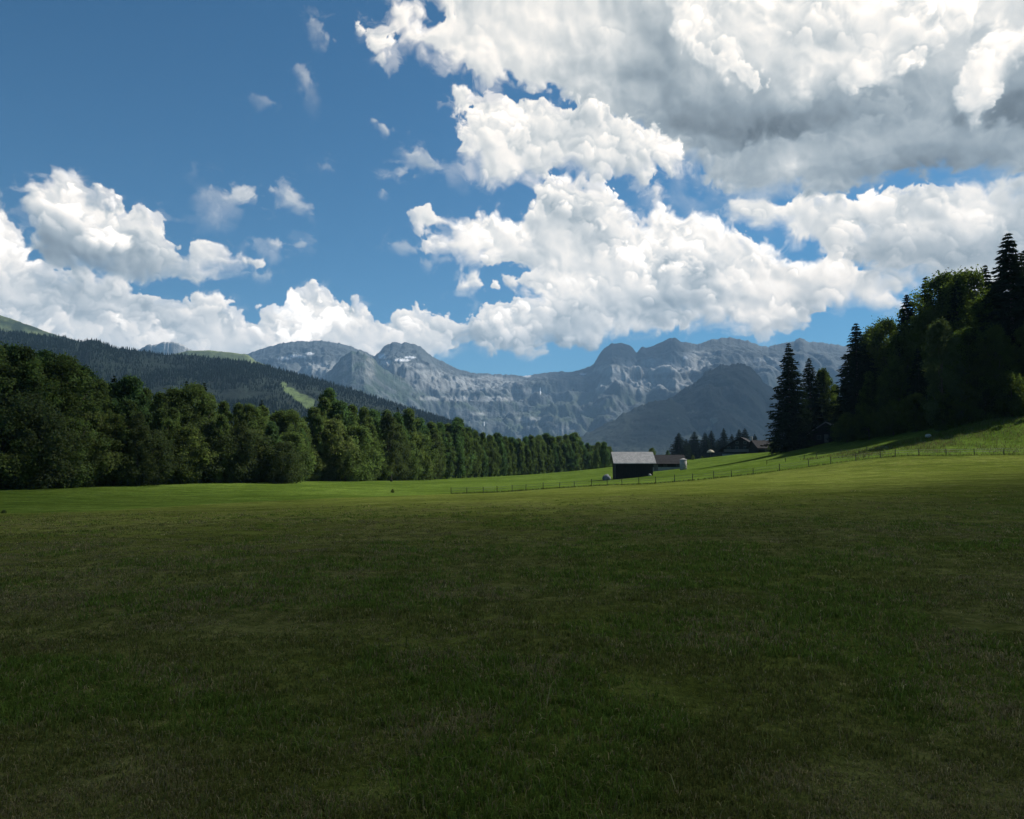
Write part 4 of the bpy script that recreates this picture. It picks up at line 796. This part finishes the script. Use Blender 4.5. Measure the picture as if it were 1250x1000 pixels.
# waterfalls on the far wall
def fall(label, px, y0, y1, wpx):
    el = np.degrees(np.arctan2(MZ_ - CAM_Z, np.hypot(MX_, MY_))); pp, pq = 625 + FPX * MX_ / MY_, 500 + FPX * np.tan(PITCH - np.radians(el))
    i = int(np.argmin(np.abs(pp[100] - px))); nf = int(MX_.shape[0] * .78); P = []
    for yy in np.linspace(y0, y1, 9):
        j = int(np.argmin(np.abs(pq[:nf, i] - yy))); p_ = np.array([MX_[j, i], MY_[j, i] - 12, MZ_[j, i]])
        if not P or np.linalg.norm(p_ - P[-1]) > 1: P.append(p_)
    MB().tube(P, list(np.linspace(wpx * .5, wpx * .9, len(P)) * 7000 / FPX * .5), 6).build('waterfall', M['water'])
    tag(bpy.data.objects[[o.name for o in COL.objects if o.name.startswith('waterfall')][-1]], label, None, None, 'structure')
fall('thin white waterfall dropping over the far rock wall', 659.5, 474, 491, 2.2); fall('small pale waterfall low on the far wall above the trees', 591, 511, 521, 1.0)
# ---------------------------------------------------------------- haze, unseen shading clouds, sky, sun, camera
m, nt = new_mat('haze'); pv = N(nt, 'ShaderNodeVolumePrincipled', Density=HAZE_D); pv.inputs['Color'].default_value = (.38, .66, 1., 1)
o_ = nt.nodes.new('ShaderNodeOutputMaterial'); L(nt, pv.outputs[0], o_.inputs['Volume']); M['haze'] = m
b = MB().box((0, 3500, 620), (24000, 19000, 1320)); tag(b.build('haze', m), 'thin blue haze filling the valley', None, None, 'stuff')
# clouds out of view, added and shaped to shade the near meadow and mountains
m, nt = new_mat('cloud'); pv = N(nt, 'ShaderNodeVolumePrincipled', Density=.02); pv.inputs['Color'].default_value = (.85, .86, .88, 1)
o_ = nt.nodes.new('ShaderNodeOutputMaterial'); L(nt, pv.outputs[0], o_.inputs['Volume'])
def shading_cloud(label, cx, cy, th, rr, h, tmax, fall):
    """a closed body of even density whose shadow falls on the outline th, rr round (cx, cy); it thins towards its edge"""
    off = SUN[:2] / SUN[2] * h; V = []; dist = np.array([0, .05, .12, .2, .3, .42, .56, .72, .9, 1.2, 1.6, 2.1, 2.8, 3.6]) * fall
    dist = dist[dist < rr.min() * .9]
    for dz in (0, 1):
        for d_ in dist:
            r_ = np.maximum(rr - d_, 5.); X, Y = cx + r_ * np.cos(th), cy + r_ * np.sin(th)
            w = fbm((X / fall + 90).astype(np.float32), (Y / fall + 90).astype(np.float32), .55, 4, 901) - .5
            tk = tmax * (1 - np.exp(-d_ / fall * (1 + 1.1 * w))) * (1 + .5 * w) + .2
            V.append(np.stack([X + off[0], Y + off[1], h + 0 * X + (tk * .8 if dz else -.2 * tk)], -1))
    n_t, n_d = len(th), len(dist); V = np.concatenate(V); k = np.arange(n_t)
    def ring(a, b): return np.stack([a * n_t + k, a * n_t + (k + 1) % n_t, b * n_t + (k + 1) % n_t, b * n_t + k], -1)
    F = [ring(i + 1, i) for i in range(n_d - 1)] + [ring(n_d + i, n_d + i + 1) for i in range(n_d - 1)] + [ring(0, n_d)]
    c0, c1 = len(V), len(V) + 1; V = np.concatenate([V, [[cx + off[0], cy + off[1], h - .2 * tmax], [cx + off[0], cy + off[1], h + .8 * tmax]]])
    T = [np.stack([(n_d - 1) * n_t + k, np.full(n_t, c0), (n_d - 1) * n_t + (k + 1) % n_t], -1), np.stack([(2 * n_d - 1) * n_t + (k + 1) % n_t, np.full(n_t, c1), (2 * n_d - 1) * n_t + k], -1)]
    tag(link('cloud', mesh('cloud', V, [np.concatenate(F), np.concatenate(T)], [m], True)), label, None, None, 'structure')
EDGE = np.array(CLOUD_EDGE, float); cx, cy = -900., -1300.
ang = np.arctan2(EDGE[:, 1] - cy, EDGE[:, 0] - cx); rad = np.hypot(EDGE[:, 0] - cx, EDGE[:, 1] - cy); o_ = np.argsort(ang)
th = np.concatenate([np.linspace(-math.pi, ang.min() - .02, 80), np.linspace(ang.min(), ang.max(), 500), np.linspace(ang.max() + .02, math.pi, 80)[:-1]])
rr = np.interp(th, np.concatenate([[ang.min() - .9], ang[o_], [ang.max() + .9]]), np.concatenate([[1900], rad[o_], [1900]]))
shading_cloud('large cumulus overhead shading the near meadow', cx, cy, th, rr, 1650, CLOUD_T, CLOUD_F)
th = np.linspace(0, 2 * math.pi, 90, endpoint=False)  # two high clouds outside the view, placed to darken the far slopes
for lab, x, y, rx, ry, t_, h_ in (('cloud shading the dark forested mountain', 1000, 3700, 850, 800, 60, 6500), ('cloud shading the rock wall round the waterfall', 180, 6450, 520, 800, 70, 9500)):
    shading_cloud(lab, x, y, th, np.hypot(rx * np.cos(th), ry * np.sin(th)) * (1 + .12 * np.sin(3 * th + x) + .08 * np.sin(5 * th)), h_, t_, 130)

img = bpy.data.images.new('cloud_field', NW, NH, alpha=True, float_buffer=True); img.colorspace_settings.name = 'Non-Color'
Lm = np.clip(LUM / np.maximum(ALPHA, 1e-3), 0, 1.02); Lm[ALPHA < .004] = .82
kk = np.clip((Lm - .55) / .35, 0, 1)[..., None]; tone = Lm[..., None] * (np.array([.93, 1.0, 1.04]) * (1 - kk) + np.array([1.035, 1.005, .965]) * kk)
lin = np.where(tone <= .04045, tone / 12.92, ((np.clip(tone, 0, 9) + .055) / 1.055) ** 2.4)
fade = sstep(EL1, EL1 - 5, GY) * sstep(AZ0, AZ0 + 5, GX) * sstep(AZ1, AZ1 - 5, GX)
buf = np.concatenate([lin, (ALPHA * fade)[..., None]], -1).astype(np.float32)
img.pixels.foreach_set(buf.ravel()); img.update(); img.alpha_mode = 'CHANNEL_PACKED'; img.pack()
W = bpy.data.worlds.new('World'); SC.world = W; W.use_nodes = True; nt = W.node_tree; nt.nodes.clear()
sky = nt.nodes.new('ShaderNodeTexSky'); sky.sky_type = 'NISHITA'; sky.sun_disc = False; sky.sun_elevation = R(SUN_EL); sky.sun_rotation = R(SUN_AZ)
sky.altitude = 1000; sky.air_density = 1.; sky.dust_density = .4; sky.ozone_density = 2.
tc = nt.nodes.new('ShaderNodeTexCoord'); sp = nt.nodes.new('ShaderNodeSeparateXYZ'); L(nt, tc.outputs['Generated'], sp.inputs[0])
def MA(op, a, b=None):
    n = nt.nodes.new('ShaderNodeMath'); n.operation = op
    for i, v in enumerate((a, b)):
        if v is None: continue
        if hasattr(v, 'is_output'): L(nt, v, n.inputs[i])
        else: n.inputs[i].default_value = v
    return n.outputs[0]
az = MA('ARCTAN2', sp.outputs[0], sp.outputs[1]); el = MA('ARCSINE', sp.outputs[2])
u = MA('DIVIDE', MA('SUBTRACT', az, R(AZ0)), R(AZ1 - AZ0)); v = MA('DIVIDE', MA('SUBTRACT', el, R(EL0)), R(EL1 - EL0))
cb = nt.nodes.new('ShaderNodeCombineXYZ'); L(nt, u, cb.inputs[0]); L(nt, v, cb.inputs[1])
ti = nt.nodes.new('ShaderNodeTexImage'); ti.image = img; ti.extension = 'CLIP'; ti.interpolation = 'Linear'; L(nt, cb.outputs[0], ti.inputs['Vector'])
blue = mixc(nt, sky.outputs[0], SKY_TINT, 1., 'MULTIPLY')
cl = mixc(nt, ti.outputs['Color'], (CLOUD_G,) * 3, 1., 'MULTIPLY')
bg = N(nt, 'ShaderNodeBackground', Strength=SKY_S); L(nt, mixc(nt, blue, cl, ti.outputs['Alpha']), bg.inputs['Color'])
wo = nt.nodes.new('ShaderNodeOutputWorld'); L(nt, bg.outputs[0], wo.inputs['Surface'])
sl = bpy.data.lights.new('sun', 'SUN'); sl.energy = SUN_S; sl.angle = R(.5); sl.color = (1., .95, .87); so = bpy.data.objects.new('sun', sl); COL.objects.link(so)
so.rotation_euler = Vector(-SUN).to_track_quat('-Z', 'Y').to_euler(); so.location = (0, 0, 60)
cam = bpy.data.cameras.new('camera'); co = bpy.data.objects.new('camera', cam); COL.objects.link(co); SC.camera = co
cam.sensor_width = 36; cam.lens = 36 * FPX / 1250; cam.clip_start = .1; cam.clip_end = 60000
co.location = (0, 0, CAM_Z + float(zt(0., 0.))); co.rotation_euler = (R(90) + PITCH, 0, 0)
SC.view_settings.view_transform = 'Standard'; SC.view_settings.look = 'None'; SC.view_settings.exposure = EXPO; SC.view_settings.gamma = 1
SC.render.engine = 'CYCLES'; cy_ = SC.cycles; cy_.use_denoising = True; cy_.use_adaptive_sampling = True; cy_.adaptive_threshold = .02
cy_.max_bounces = 5; cy_.diffuse_bounces = 3; cy_.glossy_bounces = 1; cy_.transmission_bounces = 3; cy_.transparent_max_bounces = 6; cy_.volume_bounces = 0; cy_.caustics_reflective = False; cy_.caustics_refractive = False
